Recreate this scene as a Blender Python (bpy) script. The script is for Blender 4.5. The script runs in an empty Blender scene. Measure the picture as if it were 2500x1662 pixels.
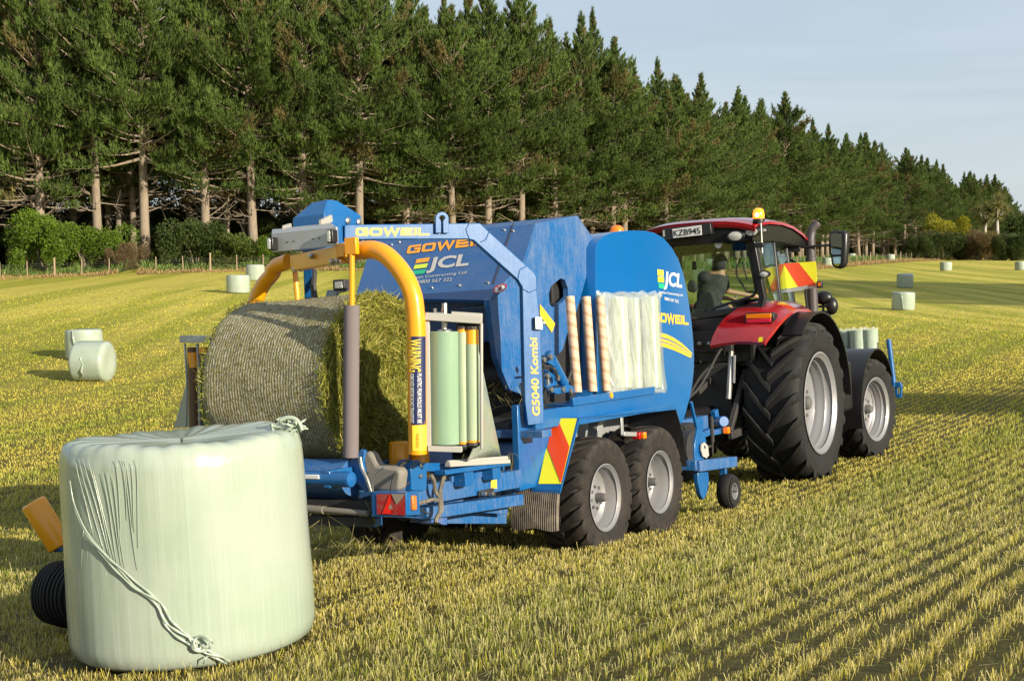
import bpy, math, random
import numpy as np
from mathutils import Matrix, Vector
random.seed(7); rng = np.random.default_rng(7)
R = math.radians
scene = bpy.context.scene

# ---------------------------------------------------------------- camera, sky, sun, exposure
F = 3300.0                       # focal length in pixels of a 2500 x 1662 frame
PIT = math.atan(216/3300.0)      # downward tilt
CZ = 3.0                         # camera height above the datum
cam = bpy.data.cameras.new("camera"); camo = bpy.data.objects.new("camera", cam)
scene.collection.objects.link(camo)
cam.sensor_width = 36.0; cam.lens = 36.0*F/2500.0
cam.clip_start = 0.1; cam.clip_end = 6000
camo.location = (0, 0, CZ); camo.rotation_euler = (math.pi/2 - PIT, 0, 0)
scene.camera = camo

SUN_AZ = 47.0     # degrees from -Y towards +X
SUN_EL = 19.0
world = bpy.data.worlds.new("World"); scene.world = world; world.use_nodes = True
wn = world.node_tree.nodes; wl = world.node_tree.links
bgn = wn["Background"]
sky = wn.new("ShaderNodeTexSky"); sky.sky_type = 'NISHITA'; sky.sun_disc = False
sky.sun_elevation = R(SUN_EL); sky.sun_rotation = R(180-SUN_AZ)
sky.altitude = 30; sky.air_density = 1.0; sky.dust_density = 1.2; sky.ozone_density = 2.5
# thin high cloud: streaky veils over the sky
tc = wn.new("ShaderNodeTexCoord"); mp = wn.new("ShaderNodeMapping"); mp.inputs['Scale'].default_value = (1.2, 1.2, 9.0)
nz = wn.new("ShaderNodeTexNoise"); nz.inputs['Scale'].default_value = 1.6; nz.inputs['Detail'].default_value = 5
nz.inputs['Distortion'].default_value = .6
rp = wn.new("ShaderNodeValToRGB"); rp.color_ramp.elements[0].position = .30; rp.color_ramp.elements[1].position = .72
rp.color_ramp.elements[0].color = (.42, .42, .42, 1); rp.color_ramp.elements[1].color = (.78, .78, .78, 1)
mxs = wn.new("ShaderNodeMixRGB"); mxs.inputs[2].default_value = (6.6, 7.3, 8.0, 1)
wl.new(tc.outputs['Generated'], mp.inputs[0]); wl.new(mp.outputs[0], nz.inputs['Vector'])
wl.new(nz.outputs[0], rp.inputs[0]); wl.new(rp.outputs[0], mxs.inputs[0]); wl.new(sky.outputs[0], mxs.inputs[1])
wl.new(mxs.outputs[0], bgn.inputs['Color']); bgn.inputs['Strength'].default_value = 0.068

sunl = bpy.data.lights.new("sun", 'SUN'); suno = bpy.data.objects.new("sun", sunl); scene.collection.objects.link(suno)
sunl.energy = 4.9; sunl.angle = R(0.55); sunl.color = (1.0, .89, .69)
sv = Vector((math.sin(R(SUN_AZ))*math.cos(R(SUN_EL)), -math.cos(R(SUN_AZ))*math.cos(R(SUN_EL)), math.sin(R(SUN_EL))))
suno.rotation_euler = sv.to_track_quat('Z', 'Y').to_euler(); suno.location = (20, -20, 30)

scene.view_settings.view_transform = 'Standard'; scene.view_settings.look = 'None'
scene.view_settings.gamma = 1; scene.view_settings.exposure = 0.76; scene.view_settings.use_curve_mapping = False
scene.cycles.max_bounces = 6; scene.cycles.transparent_max_bounces = 12; scene.cycles.use_denoising = True
scene.cycles.sample_clamp_indirect = 4.0

# ---------------------------------------------------------------- measured picture points -> places in the scene
CR = {'c1':(0,900,.486),'c2':(420,460,.38273),'c3':(700,950,.31793),'c4':(850,480,.33168),'c5':(1250,500,.31888),'c6':(1550,480,.45932),
 'c7':(1250,950,.28694),'d1':(1600,500,.21195),'d2':(1900,550,.25435),'d3':(0,550,.29674),'d7':(950,740,.2551),'d8':(850,570,.16956),
 'e1':(0,1000,.42194),'e2':(1650,560,.12755),'e3':(1950,780,.14032),'e4':(660,480,.15306),'e5':(1560,900,.22953),'e6':(2050,400,.19076),
 'e7':(420,640,.26797),'e8':(860,1040,.18652),'n':(0,0,1.),'z':(0,0,2500/2359.)}
def N(c, x, y):
    a = CR[c]; return a[0]+a[2]*x, a[1]+a[2]*y
CAM = np.array([0, 0, CZ]); cP, sP = math.cos(PIT), math.sin(PIT)
def ray(px, py):
    x = (px-1250)/F; y = (831-py)/F
    return np.array([x, cP+y*sP, -sP+y*cP])
def gray(px, py, Y):
    r = ray(px, py); return CAM+r*Y/r[1]
class Frame:
    "a machine's own axes: x to its right, y forward, z up"
    def __init__(s, o, head, pitch, roll):
        h, p, r = R(head), R(pitch), R(roll)
        f = np.array([math.sin(h)*math.cos(p), math.cos(h)*math.cos(p), math.sin(p)])
        rt = np.array([math.cos(h), -math.sin(h), 0]); u = np.cross(rt, f)
        rt2 = rt*math.cos(r)+u*math.sin(r); u2 = np.cross(rt2, f)
        s.R = np.array([rt2, f, u2]).T; s.o = np.array(o, float)
    def L(s, p): return s.R.T@(np.array(p)-s.o)
    def W(s, p): return s.R@np.array(p)+s.o
    def M(s, base=(0,0,0)):
        m = Matrix.Identity(4)
        for i in range(3):
            for j in range(3): m[i][j] = s.R[i, j]
        m.translation = Vector(s.W(base)); return m
    def plane(s, c, x, y, p0, n):
        d = s.R.T@ray(*N(c, x, y)); o = s.L(CAM)
        t = np.dot(np.array(p0)-o, n)/np.dot(d, n); return o+t*d
    def at(s, c, x, y, **k):
        (a, v), = k.items(); i = 'XYZ'.index(a); n = np.zeros(3); n[i] = 1
        return s.plane(c, x, y, n*v, n)
WF = Frame((0,0,0), 0, 0, 0)

# ---------------------------------------------------------------- ground height
GP = np.array([(-1.8,7.2,-2.20),(.83,11.8,-2.62),(1.4,12.8,-2.66),(3.9,17.6,-2.93),(5.4,19.9,-3.02),(1.4,16.5,-3.1),(-1.4,13.4,-2.83),
 (-14,45,-4.3),(-17,51,-3.95),(-20,81,-2.4),(-17,97,-2.05),(24,83,-3.55),(30,111,-2.9),(55,165,-2.35),(60,211,-1.5),(49,237,-1.35),(31,176,-1.6),(17,124,-2.7),(-33,123,-1.4),(-34,113,-1.9),
 (60,172,-2.3),(-42,107,-2.4),(-3,120,-1.75),(5,7,-1.72),(0,-10,-.6),(-20,12,-4.0),(20,20,-2.0),(40,40,-2.2),(120,340,-1.4),(200,600,-.9),(-100,200,-2),(-60,60,-4),
 (80,90,-2.6),(140,150,-2),(0,350,-1.5),(-200,500,-1.0),(400,400,-1.2),(60,-40,-1)])
def _tps(r2): return np.where(r2 > 0, r2*np.log(np.maximum(r2, 1e-9))*.5, 0)
_n = len(GP); _A = np.zeros((_n+3, _n+3)); _x = GP[:, :2]/50
_d2 = ((_x[:, None]-_x[None])**2).sum(2)
_A[:_n, :_n] = _tps(_d2)+np.eye(_n)*0.004; _A[:_n, _n] = 1; _A[:_n, _n+1:] = _x; _A[_n, :_n] = 1; _A[_n+1:, :_n] = _x.T
_w = np.linalg.solve(_A, np.concatenate([GP[:, 2], [0, 0, 0]]))
def gz(x, y):
    x = np.atleast_1d(np.asarray(x, float)); y = np.atleast_1d(np.asarray(y, float))
    far = np.hypot(x, y-150); k = np.minimum(1, 600/np.maximum(far, 1)); xx = x*k; yy = 150+(y-150)*k
    out = np.zeros(x.shape)
    for s in range(0, x.size, 20000):
        q = np.stack([xx.ravel()[s:s+20000], yy.ravel()[s:s+20000]], 1)/50
        d = ((q[:, None]-_x[None])**2).sum(2)
        out.ravel()[s:s+20000] = _tps(d)@_w[:_n]+_w[_n]+q@_w[_n+1:]
    return out+CZ
def g1(x, y): return float(gz(x, y)[0])
HD = R(30.8); ROWX = np.array([math.cos(HD), -math.sin(HD)]); ROWY = np.array([math.sin(HD), math.cos(HD)])

# ---------------------------------------------------------------- mesh builder
def V(*a): return np.array(a, float)
def unit(v): v = np.asarray(v, float); return v/(np.linalg.norm(v)+1e-12)
class MB:
    def __init__(s): s.v = []; s.f = []
    def add(s, vs, fs):
        o = len(s.v); s.v += [tuple(map(float, p)) for p in vs]; s.f += [tuple(i+o for i in f) for f in fs]; return s
    def box(s, a, b):
        (x0,y0,z0),(x1,y1,z1) = a, b
        return s.add([(x0,y0,z0),(x1,y0,z0),(x1,y1,z0),(x0,y1,z0),(x0,y0,z1),(x1,y0,z1),(x1,y1,z1),(x0,y1,z1)],
            [(0,3,2,1),(4,5,6,7),(0,1,5,4),(1,2,6,5),(2,3,7,6),(3,0,4,7)])
    def beam(s, p, q, w, h, up=(0,0,1)):
        "rectangular bar from p to q, w across, h along up"
        return s.sweep([p, q], w, h, up)
    def sweep(s, pts, w, h, up=(0,0,1)):
        pts = [np.array(p, float) for p in pts]; n = len(pts); rings = []
        for i, p in enumerate(pts):
            d0 = unit(p-pts[i-1]) if i else unit(pts[1]-p); d1 = unit(pts[i+1]-p) if i < n-1 else d0
            t = unit(d0+d1); side = np.cross(d1, up)
            if np.linalg.norm(side) < .05: side = np.cross(d1, (0,1,0))
            side = unit(side); side = unit(side-t*np.dot(side, t)); u = np.cross(side, t); m = 1/max(.4, np.dot(t, d1))
            # widen in the bend plane
            ax = unit(d1-d0) if np.linalg.norm(d1-d0) > 1e-6 else None
            r = []
            for a, b in ((-1,-1),(1,-1),(1,1),(-1,1)):
                o = side*a*w/2+u*b*h/2
                if ax is not None: o = o+ax*np.dot(o, ax)*(m-1)
                r.append(p+o)
            rings.append(r)
        vs = [x for r in rings for x in r]; fs = []
        for i in range(n-1):
            for k in range(4): fs.append((i*4+k, i*4+(k+1)%4, (i+1)*4+(k+1)%4, (i+1)*4+k))
        fs += [(3,2,1,0), tuple((n-1)*4+k for k in range(4))]
        return s.add(vs, fs)
    def tube(s, pts, r, n=12, caps=True, flat=None):
        pts = [np.array(p, float) for p in pts]; m = len(pts)
        rr = r if hasattr(r, '__len__') else [r]*m
        t0 = unit(pts[1]-pts[0]); a = np.cross(t0, (0,0,1))
        if np.linalg.norm(a) < .1: a = np.cross(t0, (1,0,0))
        a = unit(a); vs = []; fs = []
        for i, p in enumerate(pts):
            t = unit((pts[min(i+1, m-1)]-pts[max(i-1, 0)])); a = unit(a-t*np.dot(a, t)); b = np.cross(t, a)
            for k in range(n):
                g = 2*math.pi*k/n; vs.append(p+rr[i]*(a*math.cos(g)+b*math.sin(g)))
        for i in range(m-1):
            for k in range(n): fs.append((i*n+k, i*n+(k+1)%n, (i+1)*n+(k+1)%n, (i+1)*n+k))
        if caps: fs += [tuple(range(n-1, -1, -1)), tuple((m-1)*n+k for k in range(n))]
        return s.add(vs, fs)
    def lathe(s, c, axis, prof, n=32, ref=None, caps=True):
        "prof: (radius, distance along axis)"
        ax = unit(axis); a = np.cross(ax, (0,0,1) if ref is None else ref)
        if np.linalg.norm(a) < .1: a = np.cross(ax, (1,0,0))
        a = unit(a); b = np.cross(ax, a); c = np.array(c, float); vs = []; fs = []
        for r, h in prof:
            for k in range(n):
                g = 2*math.pi*k/n; vs.append(c+ax*h+r*(a*math.cos(g)+b*math.sin(g)))
        for i in range(len(prof)-1):
            for k in range(n): fs.append((i*n+k, i*n+(k+1)%n, (i+1)*n+(k+1)%n, (i+1)*n+k))
        if caps:
            if prof[0][0] > 1e-4: fs.append(tuple(range(n-1, -1, -1)))
            if prof[-1][0] > 1e-4: fs.append(tuple((len(prof)-1)*n+k for k in range(n)))
        return s.add(vs, fs)
    def plate(s, pts, vec, two=True):
        "polygon outline extruded by vec"
        pts = [np.array(p, float) for p in pts]; n = len(pts); vec = np.array(vec, float)
        vs = pts+[p+vec for p in pts]; fs = [tuple(range(n-1, -1, -1)), tuple(range(n, 2*n))]
        fs += [(i, (i+1)%n, n+(i+1)%n, n+i) for i in range(n)]
        return s.add(vs, fs)
    def grid(s, rows, closeu=False):
        m = len(rows); n = len(rows[0]); vs = [p for r in rows for p in r]; fs = []
        for i in range(m-1):
            for k in range(n if closeu else n-1): fs.append((i*n+k, i*n+(k+1)%n, (i+1)*n+(k+1)%n, (i+1)*n+k))
        return s.add(vs, fs)
    def ball(s, c, r, n=14, m=8, sc=(1,1,1)):
        rows = []
        for i in range(m+1):
            t = math.pi*i/m
            rows.append([(c[0]+r*sc[0]*math.sin(t)*math.cos(2*math.pi*k/n), c[1]+r*sc[1]*math.sin(t)*math.sin(2*math.pi*k/n), c[2]+r*sc[2]*math.cos(t)) for k in range(n)])
        return s.grid(rows[::-1], True)
OFF = {}
def link(o): scene.collection.objects.link(o); return o
def mesh_from(name, v, f, off=(0,0,0)):
    me = bpy.data.meshes.new(name); vv = np.array(v, float)-np.array(off)
    me.from_pydata(vv.tolist(), [], f); me.validate(); me.update(); return me
def finish(me, sharp=35):
    me.shade_smooth(); me.set_sharp_from_angle(angle=R(sharp))
def tag(o, label=None, cat=None, group=None, kind=None):
    if label: o['label'] = label
    if cat: o['category'] = cat
    if group: o['group'] = group
    if kind: o['kind'] = kind
    return o
def thing(name, label, cat, frame, base=(0,0,0), group=None):
    o = link(bpy.data.objects.new(name, None)); o.matrix_world = frame.M(base); o.empty_display_size = .2
    OFF[o.name] = np.array(base, float); return tag(o, label, cat, group)
def fix_normals(me):
    import bmesh
    bm = bmesh.new(); bm.from_mesh(me); bmesh.ops.recalc_face_normals(bm, faces=bm.faces); bm.to_mesh(me); bm.free()
def part(name, mb, mat, parent, bevel=0, sharp=35, label=None, mods=None):
    off = OFF[parent.name]; me = mesh_from(name, mb.v, mb.f, off)
    fix_normals(me); finish(me, sharp); me.materials.append(mat)
    o = link(bpy.data.objects.new(name, me)); o.parent = parent; OFF[o.name] = off
    if bevel:
        b = o.modifiers.new('bevel', 'BEVEL'); b.width = bevel; b.segments = 2; b.limit_method = 'ANGLE'; b.angle_limit = R(40); b.harden_normals = False
    if label: o['label'] = label
    return o
def part_islands(name, mb, mat, parent, bevel=0, sharp=35):
    "one part for every separate piece in the builder (bolts, pins, pleats)"
    par = list(range(len(mb.v)))
    def find(i):
        while par[i] != i: par[i] = par[par[i]]; i = par[i]
        return i
    for f in mb.f:
        a = find(f[0])
        for k in f[1:]: par[find(k)] = a
    groups = {}
    for f in mb.f: groups.setdefault(find(f[0]), []).append(f)
    for fs in groups.values():
        ids = sorted({i for f in fs for i in f}); ix = {i: k for k, i in enumerate(ids)}; m = MB(); m.v = [mb.v[i] for i in ids]; m.f = [tuple(ix[i] for i in f) for f in fs]
        part(name, m, mat, parent, bevel, sharp)
def solo(name, mb, mat, frame, base, label, cat, group=None, bevel=0, sharp=35, kind=None):
    me = mesh_from(name, mb.v, mb.f, base); fix_normals(me); finish(me, sharp); me.materials.append(mat)
    o = link(bpy.data.objects.new(name, me)); o.matrix_world = frame.M(base); OFF[o.name] = np.array(base, float)
    if bevel:
        b = o.modifiers.new('bevel', 'BEVEL'); b.width = bevel; b.segments = 2; b.limit_method = 'ANGLE'; b.angle_limit = R(40)
    return tag(o, label, cat, group, kind)
def dup(root, frame_m=None):
    r = root.copy(); link(r)
    if frame_m is not None: r.matrix_world = frame_m
    for ch in list(root.children):
        c = ch.copy(); link(c); c.parent = r; c.matrix_parent_inverse = ch.matrix_parent_inverse.copy()
        for g in list(ch.children):
            d = g.copy(); link(d); d.parent = c
    return r

# ---------------------------------------------------------------- materials
def lin(r, g, b):
    f = lambda c: (c/255/12.92 if c <= 10 else ((c/255+.055)/1.055)**2.4)
    return (f(r), f(g), f(b))
class NT:
    def __init__(s, name):
        s.m = bpy.data.materials.new(name); s.m.use_nodes = True; s.t = s.m.node_tree; s.n = s.t.nodes; s.l = s.t.links
        s.b = s.n['Principled BSDF']; s.out = s.n['Material Output']
    def new(s, t, **k):
        x = s.n.new(t)
        for a, b in k.items(): setattr(x, a, b)
        return x
    def coord(s, scale=(1,1,1), kind='Object', rot=(0,0,0)):
        tc = s.new('ShaderNodeTexCoord'); mp = s.new('ShaderNodeMapping'); mp.inputs['Scale'].default_value = scale; mp.inputs['Rotation'].default_value = rot
        s.l.new(tc.outputs[kind], mp.inputs[0]); return mp.outputs[0]
    def noise(s, vec, scale, detail=4, rough=.55, dist=0):
        x = s.new('ShaderNodeTexNoise'); x.inputs['Scale'].default_value = scale; x.inputs['Detail'].default_value = detail
        x.inputs['Roughness'].default_value = rough; x.inputs['Distortion'].default_value = dist
        if vec is not None: s.l.new(vec, x.inputs['Vector'])
        return x.outputs[0]
    def ramp(s, fac, stops):
        x = s.new('ShaderNodeValToRGB'); e = x.color_ramp.elements
        while len(e) < len(stops): e.new(.5)
        for i, (p, c) in enumerate(stops):
            e[i].position = p; e[i].color = (*c, 1) if hasattr(c, '__len__') else (c, c, c, 1)
        s.l.new(fac, x.inputs[0]); return x.outputs[0]
    def mix(s, fac, a, b, mode='MIX'):
        x = s.new('ShaderNodeMixRGB'); x.blend_type = mode
        for i, v in ((0, fac), (1, a), (2, b)):
            if hasattr(v, 'is_linked'): s.l.new(v, x.inputs[i])
            elif i == 0: x.inputs[0].default_value = v
            else: x.inputs[i].default_value = (*v, 1) if hasattr(v, '__len__') else (v, v, v, 1)
        return x.outputs[0]
    def math(s, op, a, b=0.):
        x = s.new('ShaderNodeMath'); x.operation = op
        for i, v in ((0, a), (1, b)):
            if hasattr(v, 'is_linked'): s.l.new(v, x.inputs[i])
            else: x.inputs[i].default_value = v
        return x.outputs[0]
    def bump(s, h, strength=.3, dist=.01):
        x = s.new('ShaderNodeBump'); x.inputs['Strength'].default_value = strength; x.inputs['Distance'].default_value = dist
        s.l.new(h, x.inputs['Height']); s.l.new(x.outputs[0], s.b.inputs['Normal'])
    def set(s, col=None, rough=None, metal=None, spec=None, coat=None):
        for key, v in (('Base Color', col), ('Roughness', rough), ('Metallic', metal), ('Specular IOR Level', spec), ('Coat Weight', coat)):
            if v is None: continue
            if hasattr(v, 'is_linked'): s.l.new(v, s.b.inputs[key])
            else: s.b.inputs[key].default_value = (*v, 1) if hasattr(v, '__len__') else v
        return s.m
def paint(name, col, dust=.35, dustcol=(.30,.26,.20), rough=.35, streak=True, metal=0, coat=.2, sc=1.0):
    t = NT(name); o = t.coord()
    big = t.noise(o, 2.2*sc, 5, .6); fine = t.noise(o, 26*sc, 6, .7)
    st = t.noise(t.coord((14,14,1.3)), 3.0*sc, 4, .65, .3) if streak else fine
    a = t.ramp(t.math('ADD', t.math('MULTIPLY', big, .5), t.math('MULTIPLY', st, .5)), [(.44, 0), (.66, 1)])
    b = t.ramp(fine, [(.46, 0), (.72, 1)])
    fac = t.math('MULTIPLY', t.math('ADD', t.math('MULTIPLY', a, .75), t.math('MULTIPLY', b, .35)), dust)
    var = t.mix(t.math('MULTIPLY', big, .35), col, tuple(c*.72 for c in col))
    t.set(t.mix(fac, var, dustcol), None, metal, .5, coat)
    t.l.new(t.ramp(fac, [(0, rough), (.5, min(.9, rough+.35))]), t.b.inputs['Roughness'])
    t.b.inputs['Coat Roughness'].default_value = .12
    t.bump(fine, .06, .004); return t.m
def plain(name, col, rough=.5, metal=0, bump=.1, bs=40, var=.25, emit=0, spec=.5):
    t = NT(name); o = t.coord(); n = t.noise(o, bs, 5, .6)
    t.set(t.mix(t.math('MULTIPLY', n, var*1.6), col, tuple(c*.55 for c in col)), rough, metal, spec)
    if bump: t.bump(n, bump, .004)
    if emit:
        t.b.inputs['Emission Color'].default_value = (*col, 1); t.b.inputs['Emission Strength'].default_value = emit
    return t.m
BLUE = (.002, .098, .315)
M = {}
M['blue'] = paint('blue_paint', BLUE, .16, (.16,.25,.36), .28)
M['blue_dirty'] = paint('blue_paint_dusty', BLUE, .34, (.34,.31,.27), .42)
M['blue_clean'] = paint('blue_hood_paint', (.002,.112,.36), .05, (.1,.22,.38), .2, coat=.6)
M['blue_gate'] = paint('tailgate_paint', (.003,.085,.28), .28, (.23,.22,.24), .38)
M['yellow'] = paint('yellow_paint', (.82,.33,.002), .08, (.45,.26,.08), .3, coat=.4)
M['grey_metal'] = paint('galvanised_metal', (.42,.44,.46), .3, (.3,.27,.22), .4, metal=.5, coat=0)
M['white_metal'] = paint('grey_white_paint', (.38,.38,.36), .35, (.35,.28,.2), .45, coat=0)
M['steel'] = plain('bare_steel', (.45,.44,.42), .35, .9)
M['dark'] = paint('dark_steel', (.022,.022,.026), .4, (.09,.075,.055), .55, coat=0)
M['inner'] = plain('black_inside', (.012,.012,.013), .7, 0)
M['black'] = plain('black_plastic', (.011,.011,.013), .38, 0, .08, 60)
M['rubber'] = plain('hose_rubber', (.03,.028,.026), .6)
M['foam'] = plain('grey_foam', (.17,.145,.15), .9, 0, .3, 220)
M['red'] = paint('red_paint', (.34,.005,.012), .1, (.3,.2,.15), .16, coat=.9)
M['rim'] = paint('silver_rim_paint', (.27,.28,.31), .55, (.24,.19,.14), .38, metal=.35, coat=.1)
M['amber'] = plain('amber_lens', (.85,.22,.01), .15, 0, 0)
M['redlens'] = plain('red_lens', (.5,.012,.012), .2, 0, 0)
M['hiyellow'] = plain('reflective_yellow', (.86,.80,.02), .35, 0, 0, var=.05)
M['hired'] = plain('reflective_red', (.80,.07,.01), .35, 0, 0, var=.05)
M['decal_yellow'] = plain('yellow_lettering', (.90,.50,.03), .4, 0, 0, var=.12)
M['decal_bright'] = plain('bright_yellow_lettering', (.95,.66,.05), .4, 0, 0, var=.1)
M['decal_orange'] = plain('orange_decal', (.92,.36,.01), .4, 0, 0, var=.1)
M['decal_lime'] = plain('lime_decal', (.62,.75,.03), .4, 0, 0, var=.1)
M['decal_green'] = plain('green_decal', (.01,.42,.22), .4, 0, 0, var=.1)
M['decal_white'] = plain('white_decal', (.72,.72,.70), .4, 0, 0, var=.12)
M['decal_grey'] = plain('grey_lettering', (.50,.49,.47), .5, 0, 0, var=.2)
M['decal_navy'] = plain('navy_sticker', (.012,.02,.09), .4, 0, 0, var=.1)
M['lens'] = plain('lamp_glass', (.62,.62,.58), .12, .3, .5, 120, .5)
M['card'] = None
def glassmat(name, tint, gl=.12, rough=.02):
    t = NT(name); tr = t.new('ShaderNodeBsdfTransparent'); tr.inputs[0].default_value = (*tint, 1)
    go = t.new('ShaderNodeBsdfGlossy'); go.inputs[0].default_value = (.9,.95,1,1); go.inputs['Roughness'].default_value = rough
    lw = t.new('ShaderNodeLayerWeight'); lw.inputs[0].default_value = .35
    f = t.math('ADD', t.math('MULTIPLY', lw.outputs['Fresnel'], .5), gl)
    mx = t.new('ShaderNodeMixShader'); t.l.new(f, mx.inputs[0]); t.l.new(tr.outputs[0], mx.inputs[1]); t.l.new(go.outputs[0], mx.inputs[2])
    t.l.new(mx.outputs[0], t.out.inputs[0]); return t.m
M['glass'] = glassmat('cab_glass', (.84,.90,.87), .015)
M['mirror'] = plain('mirror_glass', (.75,.82,.80), .03, 1, 0, var=0)
def film(name, col=(.335,.380,.320), scale=1.0, axis='Z', rough=.20):
    "stretched wrap: pale green, glossy, with fine vertical pleats"
    t = NT(name); s = {'Z':(20,20,.40),'X':(.40,20,20)}[axis]
    o = t.coord(tuple(a*scale for a in s)); n1 = t.noise(o, 3.0, 6, .6, .4); n2 = t.noise(t.coord((1,1,1)), 2.3, 4, .5, .2); n3 = t.noise(t.coord((2,2,7) if axis=='Z' else (7,2,2)), 1.2, 2, .5)
    c = t.mix(t.ramp(n2, [(.38, 0), (.66, 1)]), col, tuple(a*b for a, b in zip(col, (.86,.92,.86))))
    c = t.mix(t.math('MULTIPLY', t.ramp(n1, [(.45, 0), (.75, 1)]), .35), c, tuple(min(1, a*1.22) for a in col))
    t.set(c, rough, 0, .5, .25)
    t.b.inputs['Coat Roughness'].default_value = .15
    t.b.inputs['Subsurface Weight'].default_value = 0
    h = t.math('ADD', t.math('MULTIPLY', n1, 1.0), t.math('ADD', t.math('MULTIPLY', n2, .6), t.math('MULTIPLY', n3, .8)))
    t.bump(h, .22, .007); return t.m
M['film'] = film('bale_wrap_film')
M['film_x'] = film('bale_wrap_film_lying', axis='X')
M['film_roll'] = film('film_roll', (.23,.34,.24), .6, rough=.2)
M['film_pale'] = film('film_roll_pale', (.36,.42,.30), .6)
def bagmat():
    t = NT('clear_plastic_bag'); tr = t.new('ShaderNodeBsdfTransparent'); tr.inputs[0].default_value = (.93,.96,.93,1)
    pr = t.b; n = t.noise(t.coord((5,5,1.0)), 3.2, 5, .6, .8)
    t.set((.66,.70,.64), .14, 0, .6, .5); t.bump(n, .4, .014)
    f = t.ramp(n, [(.38, .28), (.64, .52)])
    mx = t.new('ShaderNodeMixShader'); t.l.new(f, mx.inputs[0]); t.l.new(tr.outputs[0], mx.inputs[1]); t.l.new(pr.outputs[0], mx.inputs[2])
    t.l.new(mx.outputs[0], t.out.inputs[0]); return t.m
M['bag'] = bagmat()
def tyre_mat(name, dust=.6, dcol=(.13,.10,.075)):
    t = NT(name); o = t.coord(); n = t.noise(o, 5, 5, .65); n2 = t.noise(o, 60, 5, .7)
    f = t.math('MULTIPLY', t.ramp(t.math('ADD', t.math('MULTIPLY', n, .6), t.math('MULTIPLY', n2, .4)), [(.38, 0), (.68, 1)]), dust)
    t.set(t.mix(f, (.009,.009,.010), dcol), .72, 0, .35); t.bump(n2, .25, .005); return t.m
M['tyre'] = tyre_mat('tyre_rubber', .25, (.04,.036,.032)); M['tyre_dusty'] = tyre_mat('tyre_rubber_dusty', .6, (.070,.052,.04))
def cardmat():
    t = NT('cardboard_spiral'); tc = t.new('ShaderNodeTexCoord'); sp = t.new('ShaderNodeSeparateXYZ'); t.l.new(tc.outputs['Object'], sp.inputs[0])
    ang = t.math('ARCTAN2', sp.outputs[1], sp.outputs[0])
    ph = t.math('FRACT', t.math('ADD', t.math('MULTIPLY', sp.outputs[2], 9.5), t.math('MULTIPLY', ang, 1/(2*math.pi))))
    m = t.ramp(ph, [(.55, 0), (.60, 1), (.88, 1), (.93, 0)]); n = t.noise(t.coord(), 30, 4)
    c = t.mix(m, (.58,.41,.29), (.46,.275,.16)); t.set(t.mix(t.math('MULTIPLY', n, .25), c, (.4,.28,.2)), .65); return t.m
M['card'] = cardmat()
def netmat():
    "silage bale side: knitted net wrap in close rounds over the cut grass"
    t = NT('net_wrap'); o = t.coord(); wv = t.new('ShaderNodeTexWave'); wv.bands_direction = 'X'; wv.wave_profile = 'SIN'
    wv.inputs['Scale'].default_value = 12; wv.inputs['Distortion'].default_value = 4.5; wv.inputs['Detail'].default_value = 4; wv.inputs['Detail Scale'].default_value = 1.6; wv.inputs['Detail Roughness'].default_value = .7
    t.l.new(o, wv.inputs['Vector'])
    n = t.noise(t.coord((6,60,60)), 2.5, 5, .7); g = t.noise(t.coord((1,3,3)), 3.5, 5, .65); f = t.noise(o, 90, 4, .7)
    hay = t.mix(g, (.085,.085,.03), (.20,.16,.07)); hay = t.mix(t.ramp(f, [(.4, 0), (.7, 1)]), hay, (.36,.31,.15))
    net = t.mix(n, (.30,.32,.27), (.66,.67,.60))
    k = t.math('MULTIPLY', t.ramp(wv.outputs[1], [(.45, 0), (.72, 1)]), t.ramp(t.noise(o, 34, 5, .8), [(.43, 0), (.60, 1)]))
    t.set(t.mix(k, hay, net), .75); t.bump(t.math('ADD', t.math('MULTIPLY', wv.outputs[1], .8), t.math('ADD', n, f)), .6, .014); return t.m
M['net'] = netmat()
def vcol(name, rough=.6, spec=.3, trans=0.):
    t = NT(name); a = t.new('ShaderNodeAttribute'); a.attribute_name = 'tint'
    t.set(a.outputs['Color'], rough, 0, spec)
    if trans:
        tl = t.new('ShaderNodeBsdfTranslucent'); t.l.new(a.outputs['Color'], tl.inputs[0]); mx = t.new('ShaderNodeMixShader'); mx.inputs[0].default_value = trans
        t.l.new(t.b.outputs[0], mx.inputs[1]); t.l.new(tl.outputs[0], mx.inputs[2]); t.l.new(mx.outputs[0], t.out.inputs[0])
    return t.m
M['blades'] = vcol('grass_blades', .55, .3, .35)
M['needles'] = vcol('pine_needles', .6, .25, .12)
M['leaves'] = vcol('leaves', .5, .35, .25)
M['hay'] = vcol('cut_grass', .6, .3, .15)
def fast_mesh(name, verts, quads=None, tris=None, tint=None, mat=None):
    "large meshes from numpy arrays; tint: one colour per vertex"
    me = bpy.data.meshes.new(name); nq = 0 if quads is None else len(quads); nt = 0 if tris is None else len(tris)
    me.vertices.add(len(verts)); me.vertices.foreach_set('co', np.ascontiguousarray(verts, np.float32).ravel())
    loops = np.concatenate([a.ravel() for a in (quads, tris) if a is not None]).astype(np.int32)
    me.loops.add(len(loops)); me.loops.foreach_set('vertex_index', loops)
    me.polygons.add(nq+nt)
    ls = np.concatenate([np.arange(nq)*4, nq*4+np.arange(nt)*3]).astype(np.int32)
    me.polygons.foreach_set('loop_start', ls)
    me.update(calc_edges=True)
    if tint is not None:
        at = me.color_attributes.new('tint', 'FLOAT_COLOR', 'POINT')
        at.data.foreach_set('color', np.concatenate([tint, np.ones((len(tint), 1))], 1).astype(np.float32).ravel())
    if mat: me.materials.append(mat)
    return me
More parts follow.
